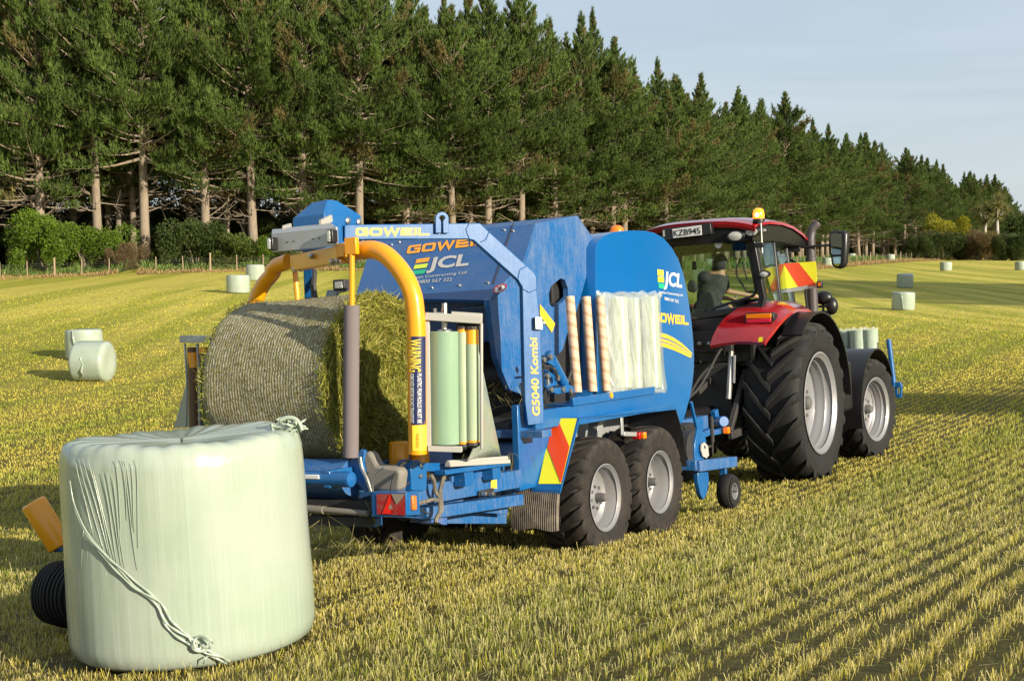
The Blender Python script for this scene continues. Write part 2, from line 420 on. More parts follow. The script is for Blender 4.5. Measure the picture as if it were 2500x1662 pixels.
# ================================================================ SETTING
# ---------------------------------------------------------------- field
def field_material():
    t = NT('mown_field'); o = t.coord(); al = t.coord(rot=(0,0,HD))      # al.x runs across the rows
    st = t.coord((1,.03,1), rot=(0,0,HD))
    sp = t.new('ShaderNodeSeparateXYZ'); t.l.new(o, sp.inputs[0])
    swath = t.noise(st, .42, 3, .55); swath2 = t.noise(t.coord((1,.04,1), rot=(0,0,HD)), 1.3, 3, .6); patch = t.noise(o, .07, 4, .6, .5); mid = t.noise(o, .9, 6, .72); fine = t.noise(o, 7, 6, .75); vf = t.noise(o, 42, 4, .7)
    straw = t.mix(patch, (.68,.57,.11), (.57,.50,.08)); green = t.mix(mid, (.30,.33,.025), (.42,.40,.04))
    c = t.mix(t.ramp(swath, [(.45, 0), (.56, 1)]), straw, green)
    c = t.mix(t.ramp(swath2, [(.52, 0), (.68, .6)]), c, green)
    c = t.mix(t.ramp(mid, [(.40, 0), (.72, .5)]), c, (.36,.29,.10))
    c = t.mix(t.ramp(fine, [(.40, .45), (.60, 0)]), c, (.10,.105,.02))
    c = t.mix(t.ramp(vf, [(.55, 0), (.75, .35)]), c, (.50,.44,.18))
    near = t.mix(fine, (.032,.027,.013), (.15,.13,.035)); near = t.mix(t.ramp(vf, [(.56, 0), (.72, .4)]), near, (.17,.15,.045))
    d = t.ramp(t.math('MULTIPLY', sp.outputs[1], .01), [(.24, 0), (.70, 1)])
    # bare soil colour only where the stubble is modelled blade by blade; closed sward colour elsewhere
    edge = t.math('SUBTRACT', t.math('ABSOLUTE', sp.outputs[0]), t.math('MULTIPLY', sp.outputs[1], .41)); e1_ = t.ramp(t.math('MULTIPLY', edge, .1), [(.22, 0), (.32, 1)]); e2_ = t.ramp(t.math('MULTIPLY', sp.outputs[1], .1), [(.28, 1), (.36, 0)])
    d = t.math('MAXIMUM', d, t.math('MAXIMUM', e1_, e2_))
    t.set(t.mix(d, near, c), .85, 0, .15)
    t.bump(t.math('ADD', fine, t.math('MULTIPLY', mid, 2.5)), 1.0, .06); return t.m
def axis_pts(a): return np.array(sorted(set([-x for x in a]+list(a))))
gx = axis_pts([0]+list(np.geomspace(.5, 3000, 70)))
gy = np.concatenate([-np.geomspace(3, 600, 14)[::-1], np.linspace(0, 30, 61), 30+np.geomspace(.6, 3200, 100)])
GX, GY = np.meshgrid(gx, gy); GZ = gz(GX.ravel(), GY.ravel()).reshape(GX.shape)
vv = np.stack([GX.ravel(), GY.ravel(), GZ.ravel()], 1); nx = len(gx)
ii, jj = np.meshgrid(np.arange(len(gy)-1), np.arange(nx-1), indexing='ij'); a = (ii*nx+jj).ravel()
me = fast_mesh('field', vv, np.stack([a, a+1, a+nx+1, a+nx], 1), mat=field_material()); me.shade_smooth()
tag(link(bpy.data.objects.new('field', me)), 'mown silage field of yellow green stubble', kind='structure')

# ---------------------------------------------------------------- stubble and mown grass (nobody could count it)
def blades(pos, h, w, lean, az, tint, tiptint):
    n = len(pos); d = np.stack([np.cos(az), np.sin(az), np.zeros(n)], 1)*w[:, None]*.5
    top = pos+lean*h[:, None]+np.stack([np.zeros(n), np.zeros(n), h], 1); pos = pos-np.array([0, 0, .012])
    v = np.stack([pos-d, pos+d, top+d*.55, top-d*.55], 1).reshape(-1, 3); q = np.arange(n*4).reshape(n, 4)
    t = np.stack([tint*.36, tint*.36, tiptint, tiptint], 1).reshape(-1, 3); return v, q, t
def zone(y0, y1, dens0, row, hmin, hmax):
    "density falls off with distance from the near edge of the field while the blades widen, so the sward stays closed"
    yy = np.linspace(y0, y1, 4000); de = dens0*(10/np.maximum(yy, 10))**1.85*np.clip((y1-yy)/(y1*.6), 0, 1); pdf = de*(.82*yy+5.6); cdf = np.cumsum(pdf)*(yy[1]-yy[0]); n = int(cdf[-1])
    y = np.interp(rng.random(n)*cdf[-1], cdf, yy); x = (.41*y+2.8)*rng.uniform(-1, 1, n)
    if row:   # gather on the drill rows
        u = x*ROWX[0]+y*ROWX[1]; v = x*ROWY[0]+y*ROWY[1]; sp = .212
        k = np.round(u/sp); off = rng.normal(0, .028, n)+.02*np.sin(v*1.7+k*2.1); mat_ = .5+.5*np.sin(u*.9+1.3*np.sin(v*.23))*np.sin(v*.41+u*.2); loose = rng.random(n) < np.where(mat_ > .88, .6, .06)
        gap = (np.sin(v*3.1+k*5.3)+np.sin(v*7.7+k*1.9)) < -1.15
        u2 = np.where(loose, u, k*sp+off); keep = ~(gap & ~loose & (rng.random(n) < .75)); cl = .085; vc = (np.round(v/cl+.37*k)-.37*k)*cl+rng.normal(0, .019, n); v = np.where(loose | (y > 30), v, vc); u, v = u2[keep], v[keep]
        x = u*ROWX[0]+v*ROWY[0]; y = u*ROWX[1]+v*ROWY[1]; n = len(x); k = k[keep]; loose_m = loose[keep]
    ok = np.hypot(x+1.77, y-7.42) > .66+rng.normal(0, .03, n); x, y = x[ok], y[ok]; n = len(x); loose_m = loose_m[ok]; u = x*ROWX[0]+y*ROWX[1]; v = x*ROWY[0]+y*ROWY[1]
    z = gz(x, y); pos = np.stack([x, y, z], 1)
    lush = .36+.32*np.tanh(2.6*np.sin(u*1.15+1.2*np.sin(u*.37)+.5*np.sin(v*.06)))+.16*np.sin(u*3.1+v*.11)+.16*np.sin(v*.9+u*2.3)*np.sin(v*.37-u); lush = np.clip(lush+rng.normal(0, .2, n)*np.clip(20/y, .2, 1), 0, 1)
    h = rng.uniform(hmin, hmax, n)*(.75+.5*lush)*np.where(rng.random(n) < .03, 1.8, 1); w = .0052*np.maximum(.75, y/9)**1.06*rng.uniform(.7, 1.35, n)
    lean = rng.normal(0, .28, (n, 3)); lean[:, 2] = 0
    trk = np.abs(((u+.6) % 3.4)-1.7) < .28; h = np.where(trk & row, h*.75, h); lie = rng.random(n) < np.where(trk & row, .35, .07); lie = lie | (loose_m & (rng.random(n) < .5)); lean[lie] *= 3.6; h = np.where(lie, h*.55, h)
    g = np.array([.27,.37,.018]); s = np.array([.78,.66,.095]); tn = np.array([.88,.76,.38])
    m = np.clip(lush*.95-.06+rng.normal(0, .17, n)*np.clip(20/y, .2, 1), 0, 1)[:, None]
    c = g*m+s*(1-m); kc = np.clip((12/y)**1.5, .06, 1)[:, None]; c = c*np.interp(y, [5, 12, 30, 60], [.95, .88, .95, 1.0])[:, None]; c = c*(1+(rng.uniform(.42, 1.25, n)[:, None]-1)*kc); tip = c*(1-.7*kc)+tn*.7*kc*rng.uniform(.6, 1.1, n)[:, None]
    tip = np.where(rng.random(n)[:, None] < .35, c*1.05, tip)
    return blades(pos, h, w, lean, rng.uniform(0, math.pi, n), c, tip)
def litter(n, y0, y1):
    "loose cut straws lying between and over the rows"
    y = np.sqrt(rng.uniform(y0**2, y1**2, n)); x = (.41*y+2)*rng.uniform(-1, 1, n); ok = np.hypot(x+1.77, y-7.42) > .72; x, y = x[ok], y[ok]; n = len(x)
    c = np.stack([x, y, gz(x, y)+rng.uniform(.004, .04, n)], 1); a = rng.uniform(0, 6.283, n); L = rng.uniform(.03, .11, n)[:, None]; d = np.stack([np.cos(a), np.sin(a), rng.normal(0, .25, n)], 1)*L
    w = np.stack([-np.sin(a), np.cos(a), np.zeros(n)], 1)*(.0022+.00012*y)[:, None]; v = np.stack([c-w, c+w, c+d+w*.6, c+d-w*.6], 1).reshape(-1, 3)
    t = np.where(rng.random(n)[:, None] < .6, np.array([[.62,.52,.25]]), np.array([[.24,.30,.04]]))*rng.uniform(.6, 1.15, n)[:, None]; return v, np.arange(n*4).reshape(n, 4), np.repeat(t, 4, 0)
def stuff_mesh(name, zones, label, mat='blades'):
    vs, qs, ts = [], [], []; o = 0
    for v, q, t in zones: vs.append(v); qs.append(q+o); ts.append(t); o += len(v)
    me = fast_mesh(name, np.concatenate(vs), np.concatenate(qs), tint=np.concatenate(ts), mat=M[mat])
    return tag(link(bpy.data.objects.new(name, me)), label, name.replace('_', ' '), kind='stuff')
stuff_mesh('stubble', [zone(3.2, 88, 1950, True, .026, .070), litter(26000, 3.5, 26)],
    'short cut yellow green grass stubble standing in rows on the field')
# dry rank grass along the fence, green grass behind it
LINE = np.array([(-95,124),(-48,123.6),(-34,124.6),(-22,127.4),(-10,131.6),(0,136.2),(10,146),(22,165),(66,250),(112,325),(151,411)], float)
def along(s_tot, line=LINE):
    seg = np.diff(line, axis=0); L = np.hypot(*seg.T); cum = np.concatenate([[0], np.cumsum(L)]); i = np.clip(np.searchsorted(cum, s_tot, 'right')-1, 0, len(seg)-1)
    t = (s_tot-cum[i])/L[i]; return line[i]+seg[i]*np.asarray(t)[..., None], seg[i]/L[i][..., None], cum[-1]
def strip(n, s0, s1, d0, d1, h0, h1, ca, cb, w=.05):
    s = rng.uniform(s0, s1, n); p, dr, _ = along(s); nrm = np.stack([-dr[:, 1], dr[:, 0]], 1); p = p+nrm*rng.uniform(d0, d1, n)[:, None]
    lump = .6+.5*np.sin(s*.9)*np.sin(s*.37+1)+rng.normal(0, .15, n)
    pos = np.stack([p[:, 0], p[:, 1], gz(p[:, 0], p[:, 1])], 1); h = rng.uniform(h0, h1, n)*np.clip(lump, .3, 1.4)
    m = rng.random(n)[:, None]; c = np.array(ca)*m+np.array(cb)*(1-m); lean = rng.normal(0, .3, (n, 3)); lean[:, 2] = 0
    return blades(pos, h, np.full(n, w)*rng.uniform(.6, 1.5, n), lean, rng.uniform(0, 3.14, n), c, c*1.15)
stuff_mesh('dry_grass', [strip(26000, 20, 330, -14.5, -9.8, .12, .50, (.46,.30,.15), (.34,.24,.10), .07)], 'strip of rank brown dry grass along the foot of the fence')
stuff_mesh('long_grass', [strip(60000, 20, 330, -10, 2, .35, .9, (.09,.20,.035), (.20,.25,.05), .08)], 'long green grass between the fence and the pines')

# ---------------------------------------------------------------- pines
BARK = None
def bark(name, c1, c2):
    t = NT(name); o = t.coord((1,1,.35)); n = t.noise(o, 3.2, 6, .75); m = t.noise(t.coord(), .5, 3)
    t.set(t.mix(t.ramp(n, [(.28, 0), (.52, 1)]), c1, t.mix(m, c2, tuple(a*.7 for a in c2))), .9, 0, .1); t.bump(n, .7, .05); return t.m
M['bark'] = bark('pine_bark', (.14,.105,.08), (.29,.235,.18)); M['palebark'] = bark('pale_bark', (.3,.26,.22), (.5,.46,.4))
def rot_to(dirs):
    d = dirs/np.linalg.norm(dirs, axis=1, keepdims=True); a = np.cross(d, np.array([.3,.2,.93])); a /= np.linalg.norm(a, axis=1, keepdims=True); return d, a, np.cross(d, a)
def spray(cent, dirs, n_each, length, width, spread, rs):
    "needle tufts: n_each narrow triangles fanning from each centre"
    N_ = len(cent); c = np.repeat(cent, n_each, 0); d = np.repeat(dirs, n_each, 0)+rs.normal(0, spread, (N_*n_each, 3)); d, a, b = rot_to(d)
    L = length*rs.uniform(.6, 1.3, len(c))[:, None]; w = width*rs.uniform(.7, 1.3, len(c))[:, None]; th = rs.uniform(0, 6.28, len(c))[:, None]; s = (a*np.cos(th)+b*np.sin(th))*w
    return np.stack([c-s, c+s, c+d*L], 1).reshape(-1, 3)
def pine_meshes(name, seed, H, cb, Rm, nl=120, dead=15, ntuft=23, lop=0.):
    rs = np.random.default_rng(seed); tb = MB()
    bend = rs.normal(0, .012, 2)*H; tp = []
    for i in range(9):
        t = i/8; tp.append((bend[0]*math.sin(t*3)*.5, bend[1]*math.sin(t*2.4)*.5, H*t*.985))
    tr = [.43*(1-t)**.75+.03 for t in np.linspace(0, 1, 9)]; tr[0] = .54
    tb.tube(tp, tr, 9)
    tx = lambda z: np.array([np.interp(z, [p[2] for p in tp], [p[0] for p in tp]), np.interp(z, [p[2] for p in tp], [p[1] for p in tp]), z])
    cents, dirs, tn = [], [], []
    az = 0
    for k in range(nl):
        t = (k+rs.uniform(0, .8))/nl; t = t**.92; z = H*(cb+(1-cb)*t)*.99; az += 2.399+rs.normal(0, .3)
        prof = 1.0*(1-t)**.66*(.80+.20*min(1, t*5))*(1 if t < .66 else max(.30, 1-(t-.66)*2.5))
        L = Rm*prof*rs.uniform(.58, 1.15)*(1+lop*math.cos(az))+.35
        el = R(-8+rs.normal(0, 7)+62*t**1.2); base = tx(z); dv = V(math.cos(az)*math.cos(el), math.sin(az)*math.cos(el), math.sin(el))
        pts = [base+dv*L*s+V(0, 0, L*.16*s*s) for s in (0, .35, .7, 1)]
        tb.tube(pts, [.02+.018*L, .015+.012*L, .02, .008], 4, caps=False)
        m = max(6, int(L*ntuft*(.55 if t < .10 else 1)))
        s = rs.uniform(.22, 1.04, m)**.8; side = np.cross(dv, (0, 0, 1)); side = side/np.linalg.norm(side)
        off = side[None]*(rs.normal(0, .24, m)*L*(1.1-s))[:, None]+V(0,0,1)[None]*(np.abs(rs.normal(0, .09, m))*L-.03)[:, None]
        c = base+dv*(L*s)[:, None]+V(0,0,1)*(L*.16*s*s)[:, None]+off
        cents.append(c); dd = dv[None]*.6+off*.35+V(0, 0, 1.0)[None]; dirs.append(dd)
        tone = rs.uniform(.7, 1.25)*(1-.12*(1-t)); col = np.array([.082,.124,.025]) if rs.random() > .1 else np.array([.15,.125,.045])
        tn.append(np.repeat((col*tone)[None], m, 0)*rs.uniform(.75, 1.3, m)[:, None])
    # leader
    m = 40; zz = rs.uniform(.90, 1.012, m)*H; cents.append(np.array([tx(z) for z in zz])); dirs.append(np.stack([rs.normal(0, .5, m), rs.normal(0, .5, m), np.ones(m)], 1)); tn.append(np.repeat(np.array([[.07,.10,.035]]), m, 0))
    for k in range(dead):
        z = H*rs.uniform(.13, cb+.12); a2 = rs.uniform(0, 6.28); L = rs.uniform(1.5, 4.2); el = R(rs.uniform(-12, 38)); dv = V(math.cos(a2)*math.cos(el), math.sin(a2)*math.cos(el), math.sin(el)); b0 = tx(z)
        tb.tube([b0, b0+dv*L*.5+V(0,0,.1), b0+dv*L+V(0,0,.3)], [.065, .04, .012], 4, caps=False)
        for j in range(4):
            p = b0+dv*L*rs.uniform(.3, .9); e = unit(dv+rs.normal(0, .6, 3)); tb.tube([p, p+e*L*.2, p+e*L*.36+V(0,0,.08)], [.03, .02, .008], 3, caps=False)
    cents = np.concatenate(cents); dirs = np.concatenate(dirs); tn = np.concatenate(tn)
    v = spray(cents, dirs, 7, .46, .036, .42, rs); tr_ = np.arange(len(v)).reshape(-1, 3); tint = np.repeat(tn, 21, 0)*np.repeat(rs.uniform(.8, 1.25, len(v)//3), 3)[:, None]
    cm = fast_mesh(name+'_crown', v, tris=tr_, tint=tint, mat=M['needles'])
    tm = mesh_from(name+'_trunk', tb.v, tb.f); tm.shade_smooth(); tm.materials.append(M['bark'])
    return tm, cm
PV = [pine_meshes('pine_a', 1, 27, .29, 7.6, 160), pine_meshes('pine_b', 2, 25.5, .22, 6.4, 150), pine_meshes('pine_c', 3, 28.5, .20, 6.2, 160),
      pine_meshes('pine_d', 4, 26.5, .17, 7.0, 165, lop=.2), pine_meshes('pine_e', 5, 24.5, .25, 5.6, 140), pine_meshes('pine_f', 6, 28, .31, 8.2, 160, 24)]
def tree_at(name, meshes, x, y, sc, rz, label, cat, group, names=('trunk', 'crown'), tilt=0):
    o = link(bpy.data.objects.new(name, None)); o.location = (x, y, g1(x, y)-.05); o.rotation_euler = (tilt, 0, rz); o.scale = (sc, sc, sc) if not hasattr(sc, '__len__') else sc
    tag(o, label, cat, group)
    for nm, me in zip(names, meshes): c = link(bpy.data.objects.new(nm, me)); c.parent = o
    return o
PG = 'pines of the plantation edge'
named = {0:'tall pine cut by the frame edge with a grey forked trunk', 10:'pine with a thick bare pale trunk standing free of the bushes behind the fence', 7:'pine with a bare trunk rising between the bright bush and the thick trunked pine'}
total = along(np.array([0.]))[2]; s = 22.; k = 0; rs = np.random.default_rng(11)
while s < total-1:
    step = 4.8 if s < 200 else 6.2; hs = float(np.interp(s, [20, 70, 90, 113, 133, 200, 460], [1.27, 1.17, 1.06, .93, .84, .75, .68]))
    (p,), (dr,), _ = along(np.array([s])); nr = np.array([-dr[1], dr[0]])
    d = rs.normal(0, .8); q = p+nr*d
    grp = PG; lab = 'tall dark green pine in the front row of the plantation edge'
    if s > 230: grp = 'far pines along the plantation edge'; lab = 'distant tall pine in the plantation row that runs away beyond the tractor'
    v = [0, 3, 5, 1, 0, 2, 3, 5, 0, 1, 5, 3][k % 12]
    tree_at('pine_tree', PV[v], q[0], q[1], (rs.uniform(.86, .98)*(hs+1)/2, rs.uniform(.86, .98)*(hs+1)/2, rs.uniform(.80, 1.12)*hs), rs.uniform(0, 6.28), lab, 'pine tree', grp)
    for row in (1, 2, 3):
        if row == 3 and s > 190: continue
        if row == 2 and s > 330: continue
        q = p+nr*(row*5.6+rs.normal(0, .9))+dr*rs.normal(0, 1.6)
        tree_at('pine_tree', PV[int(rs.integers(1, 5))], q[0], q[1], (*[rs.uniform(.68, .95)]*2, rs.uniform(.84, 1.20)*hs), rs.uniform(0, 6.28), 'tall pine standing deeper in the plantation behind the edge row', 'pine tree', 'pines deeper in the plantation')
    s += step*rs.uniform(.8, 1.2); k += 1
# a shelter belt to the right of the field: its long shadows cross the stubble
for i, (x, y) in enumerate([(80,62),(84,66),(88,70),(82,72),(86,76),(90,64),(92,72),(78,68),(80,76),(84,60),(87,63),(83,79),(95,66),(79,72),(78,53),(74,56),(81,50),(50,-9),(54,-14),(59,-11)]):
    tree_at('pine_tree', PV[i % 5], x, y, (1.12 if i < 17 else .76)+.05*(i % 3), i*1.3, 'pine of the shelter belt out of sight to the side', 'pine tree', 'pines of the side shelter belt')
# ---------------------------------------------------------------- bushes
def bush_meshes(name, seed, rx, ry, h, ca, cb, n=9500, leaf=.12, twig=False):
    rs = np.random.default_rng(seed); lobes = [(rs.uniform(-.8, .8)*rx, rs.uniform(-.7, .7)*ry, h*rs.uniform(.18, .72), rs.uniform(.16, .36)) for _ in range(20)]+[(0, 0, h*.38, .5)]
    pts = []; tone = []
    for i in range(n):
        lx, ly, lz, lr = lobes[rs.integers(len(lobes))]; d = unit(rs.normal(0, 1, 3)); rr = rs.uniform(.5, 1.25)**.5
        p = V(lx+d[0]*lr*rx*rr, ly+d[1]*lr*ry*rr, lz+d[2]*lr*h*.75*rr)
        if p[2] < .05: p[2] = rs.uniform(0, .5)
        pts.append(p); tone.append(rs.uniform(.6, 1.3))
    pts = np.array(pts); dr = pts-np.array([0, 0, h*.3]); dr = dr/np.linalg.norm(dr, axis=1, keepdims=True)+V(0, 0, .5)
    v = spray(pts, dr, 4, leaf*(2.2 if twig else 1.25), leaf*(.12 if twig else .42), .7, rs); m = rs.random(len(pts))[:, None]
    c = (np.array(ca)*m+np.array(cb)*(1-m))*np.array(tone)[:, None]
    fm = fast_mesh(name+'_foliage', v, tris=np.arange(len(v)).reshape(-1, 3), tint=np.repeat(c, 12, 0), mat=M['leaves'])
    sb = MB()
    for k in range(9):
        e = V(rs.normal(0, .35)*rx, rs.normal(0, .35)*ry, h*.6); sb.tube([V(e[0]*.15, e[1]*.15, 0), e*.5+V(0,0,.1), e], [.07, .05, .02], 5, caps=False)
    sm = mesh_from(name+'_stem', sb.v, sb.f); sm.materials.append(M['bark']); return sm, fm
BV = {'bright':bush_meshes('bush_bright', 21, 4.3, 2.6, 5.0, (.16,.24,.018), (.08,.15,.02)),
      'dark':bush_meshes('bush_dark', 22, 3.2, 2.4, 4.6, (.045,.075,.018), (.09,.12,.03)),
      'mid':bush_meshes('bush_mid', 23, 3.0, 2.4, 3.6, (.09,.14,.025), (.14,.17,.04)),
      'brown':bush_meshes('bush_brown', 24, 3.6, 2.6, 4.4, (.20,.13,.06), (.13,.10,.05), twig=True),
      'yellow':bush_meshes('bush_yellow', 25, 3.8, 2.8, 5.2, (.40,.33,.01), (.20,.24,.02)),
      'olive':bush_meshes('bush_olive', 26, 3.2, 2.4, 3.8, (.22,.24,.10), (.12,.15,.05))}
def bush(kind, px, Y, sc, label, group=None, name='bush', dz=0):
    x = (px-1250)/F*Y; return tree_at(name, BV[kind], x, Y, sc, rng.uniform(0, 6.28), label, 'bush', group, ('stem', 'foliage'))
bush('bright', 120, 121, 1.25, 'wide bright green leafy bush behind the fence between the pine trunks'); bush('bright', 215, 122, .95, 'smaller bright green bush beside the wide bright one')
bush('brown', 305, 119, .62, 'small dry brownish bush at the foot of a pine trunk behind the fence')
bush('mid', 262, 123, .9, 'mid green bush behind the small dry brown bush'); bush('dark', 480, 121, 1.05, 'dark green rounded bush right of the thick trunked pine')
bush('mid', 560, 121, .95, 'mid green bush below the pines beside the dark rounded bush'); bush('bright', 640, 122, .62, 'yellowish green sapling bush behind the grey lamp panel')
bush('olive', 700, 123, .6, 'olive green shrub just behind the blue pivot housing')
rs = np.random.default_rng(5); s = 20.
while s < total:
    (p,), (dr,), _ = along(np.array([s])); nr = np.array([-dr[1], dr[0]])
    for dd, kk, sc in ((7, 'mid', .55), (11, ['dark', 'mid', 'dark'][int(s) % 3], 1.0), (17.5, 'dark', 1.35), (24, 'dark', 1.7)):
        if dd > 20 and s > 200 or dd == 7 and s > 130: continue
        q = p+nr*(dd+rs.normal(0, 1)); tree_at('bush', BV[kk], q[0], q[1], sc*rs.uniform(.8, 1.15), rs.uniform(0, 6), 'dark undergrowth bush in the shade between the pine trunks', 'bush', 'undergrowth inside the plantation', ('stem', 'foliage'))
    s += rs.uniform(5.5, 8)
for px, Y, kind, sc, lab in [(2235,236,'dark',1.05,'dark green shrub at the near end of the boundary hedge'),(2262,243,'brown',1.3,'bare brownish shrub standing above the near end of the hedge'),
    (2300,240,'dark',1.25,'dense green shrub of the hedge under the yellow flowering one'),(2318,252,'yellow',1.75,'yellow flowering shrub rising above the boundary hedge'),(2345,243,'dark',1.1,'low green shrub between the yellow and the reddish brown one'),
    (2388,240,'brown',1.35,'reddish brown shrub in the middle of the boundary hedge'),(2428,238,'dark',1.1,'dark green shrub right of the reddish brown one'),(2440,250,'olive',1.3,'pale olive shrub behind the dark hedge'),(2478,238,'dark',1.2,'dark green shrub at the right end of the hedge'),
    (2500,252,'olive',1.5,'tall olive shrub at the picture edge behind the hedge'),(2370,262,'yellow',1.2,'greenish yellow shrub behind the hedge near the palm like tree')]:
    bush(kind, px, Y, sc, lab, 'shrubs of the boundary hedge', 'shrub')
for px, Y, sc in [(2465,330,2.6),(2500,340,2.9),(2440,345,2.2),(2540,330,2.6)]:
    bush('dark', px, Y, sc, 'broad dark tree far off at the end of the pine row', 'broad trees beyond the hedge', 'broadleaf_tree')
# cabbage tree: bare pale stems with tufts of sword leaves
def cabbage():
    rs = np.random.default_rng(3); sb = MB(); sb.tube([(0,0,0),(.15,0,4.2),(0,0,8.4)], [.42,.34,.28], 9)
    heads = [(0,0,8.6),(1.6,.4,10),(-1.7,.2,9.6),(.5,1.4,11),(-.4,-1.2,10.6),(.3,0,12)]
    for h in heads[1:]: sb.tube([(0,0,8.2), (h[0]*.6, h[1]*.6, 9.0), h], [.22,.16,.12], 7)
    c = []; d = []
    for h in heads:
        for _ in range(90): c.append(h); dv = unit(rs.normal(0, 1, 3)); d.append(dv+V(0,0,-.15))
    v = spray(np.array(c), np.array(d), 2, 1.7, .09, .1, rs); n = len(v)//3; t = np.where(rs.random(n)[:, None] < .5, V(.20,.17,.05)[None], V(.13,.15,.05)[None])
    fm = fast_mesh('cabbage_crown', v, tris=np.arange(len(v)).reshape(-1, 3), tint=np.repeat(t, 3, 0), mat=M['leaves']); sm = mesh_from('cabbage_trunk', sb.v, sb.f); sm.shade_smooth(); sm.materials.append(M['palebark']); return sm, fm
CT = cabbage(); tree_at('cabbage_tree', CT, (2430-1250)/F*262, 262, .98, 0, 'palm like tree with a bare pale stem and spiky leaf heads behind the hedge', 'tree', None)
tree_at('cabbage_tree', CT, (2402-1250)/F*275, 275, .9, 2, 'second palm like tree half hidden with drooping brown leaves', 'tree', None)

# ---------------------------------------------------------------- fence
M['post'] = plain('weathered_post', (.36,.26,.18), .9, 0, .4, 8); M['wire'] = plain('fence_wire', (.35,.33,.30), .5, .8, 0)
fl = LINE.copy(); fo = link(bpy.data.objects.new('wire_fence', None)); (p0,), _, _ = along(np.array([20.])); fo.location = (p0[0], p0[1]-10, g1(p0[0], p0[1]-10)); OFF[fo.name] = np.array(fo.location)
tag(fo, 'wooden post and wire fence between the field and the pines', 'fence')
s = 22.; tops = []; i = 0; pm = {}
while i < 88:
    (p,), (dr,), _ = along(np.array([s])); nr = np.array([-dr[1], dr[0]]); q = p-nr*10.2; z = g1(q[0], q[1]); big = i % 5 == 0
    b = MB(); r = .085 if big else .045; h = 1.5 if big else 1.3; tl = rs.normal(0, .03, 2); b.tube([(q[0], q[1], z-.1), (q[0]+tl[0], q[1]+tl[1], z+h)], [r, r*.9], 7)
    part('post', b, M['post'], fo); tops.append((q[0], q[1], z)); s += 2.25 if s < 130 else 4.5; i += 1
for hh in (.25, .45, .65, .85, 1.02): 
    b = MB(); b.tube([(x, y, z+hh) for x, y, z in tops], .012, 3, caps=False); part('wire', b, M['wire'], fo)

# ---------------------------------------------------------------- wrapped bales out in the field
def bale_mesh(name, seed, r=.675, h=1.13, mat='film', lying=False):
    rs = np.random.default_rng(seed); prof = []
    for i in range(25):
        t = i/24; z = h*t; e = min(t, 1-t)*h; rr = r*(1-.10*max(0, 1-e/.11)**2.2)+.018*math.sin(math.pi*t)
        prof.append((rr, z))
    prof = [(0.001, .012)]+[(r*.45, .004)]+[(r*.86, 0.0)]+prof[1:-1]+[(r*.86, h+.0)]+[(r*.5, h-.012)]+[(.001, h-.02)]
    m = MB(); n = 56; ph = rs.uniform(0, 6, 5); rows = []
    for rr, z in prof:
        row = []
        for k in range(n):
            g = 2*math.pi*k/n; q = 1+.012*math.sin(2*g+ph[0])+.008*math.sin(3*g+ph[1]+z*2)+.006*math.sin(7*g+ph[2])+.0035*math.sin(17*g+ph[3]+z)+.003*math.sin(29*g+ph[4])
            row.append((rr*q*math.cos(g), rr*q*math.sin(g), z+.010*math.sin(g*2+ph[1])*(rr/r)))
        rows.append(row)
    m.grid(rows, True); v = np.array(m.v)
    if lying: v = np.stack([v[:, 2]-h/2, v[:, 1], v[:, 0]+r*.985], 1)
    me = mesh_from(name, v, m.f); fix_normals(me); me.shade_smooth(); me.materials.append(M[mat]); return me
def tail(pts, r, off): 
    b = MB(); b.tube(pts, r, 6); return b
BM = [bale_mesh('standing_bale', 1), bale_mesh('standing_bale_b', 2, .69, 1.10), bale_mesh('standing_bale_c', 3, .66, 1.16)]
BL = bale_mesh('lying_bale', 4, .675, 1.16, 'film_x', True)
def field_bale(px, py, Y, me, label, rz=0, sink=.02, tailpts=None, group='wrapped bales scattered over the field', sc=1.0):
    x = (px-1250)/F*Y; o = link(bpy.data.objects.new('wrapped_bale', me)); o.location = (x, Y, g1(x, Y)-sink); o.rotation_euler = (rng.normal(0, .012), rng.normal(0, .02), rz); o.scale = (sc, sc, sc)
    tag(o, label, 'wrapped bale', group)
    if tailpts:
        b = MB(); b.tube([V(*p) for p in tailpts], [.012, .035, .022, .04, .015][:len(tailpts)], 7); m2 = mesh_from('film_tail', b.v, b.f); m2.shade_smooth(); m2.materials.append(M['film'])
        c = link(bpy.data.objects.new('film_tail', m2)); c.parent = o
    return o
TL = [(-.38,-.60,1.12),(-.36,-.62,.8),(-.31,-.64,.45),(-.28,-.65,.22),(-.25,-.68,.08)]
field_bale(203,0,50.5,BM[0],'pale green standing bale behind the one lying on its side',.3,tailpts=TL)
field_bale(224,0,45,BL,'pale green bale lying on its side in the field',R(-8),tailpts=[(-.02,-.60,.98),(-.12,-.67,.80),(-.03,-.69,.62),(-.10,-.68,.40),(-.06,-.60,.22)])
field_bale(582,0,80.7,BM[1],'pale green standing bale with a scrap of film at its foot near the fence',1.)
field_bale(624,0,97,BM[2],'pale green standing bale right against the fence grass behind another bale',2.)
field_bale(2206,0,82.5,BM[0],'pale green bale with a torn film tail just below the shadow band',.1,tailpts=TL)
field_bale(2209,0,111,BM[2],'dull green bale standing in the shadow band',.5)
field_bale(2308,0,165,BM[1],'small sunlit bale standing on its own in front of the hedge')
field_bale(2172,0,211,BM[0],'small dark shaded bale at the field edge left of the hedge')
field_bale(2078,0,237,BM[2],'tiny pale bale beside the wing mirror near the far trunks')
field_bale(2020,0,176,BM[1],'small pale bale half hidden by the wing mirror')
field_bale(2490,0,172,BM[0],'small pale bale cut by the picture edge before the hedge')
field_bale(1731,0,158,BM[1],'pale bale seen through the top of the cab rear window')
field_bale(1703,0,124,BM[2],'grey green bale seen low through the cab rear window behind the driver')
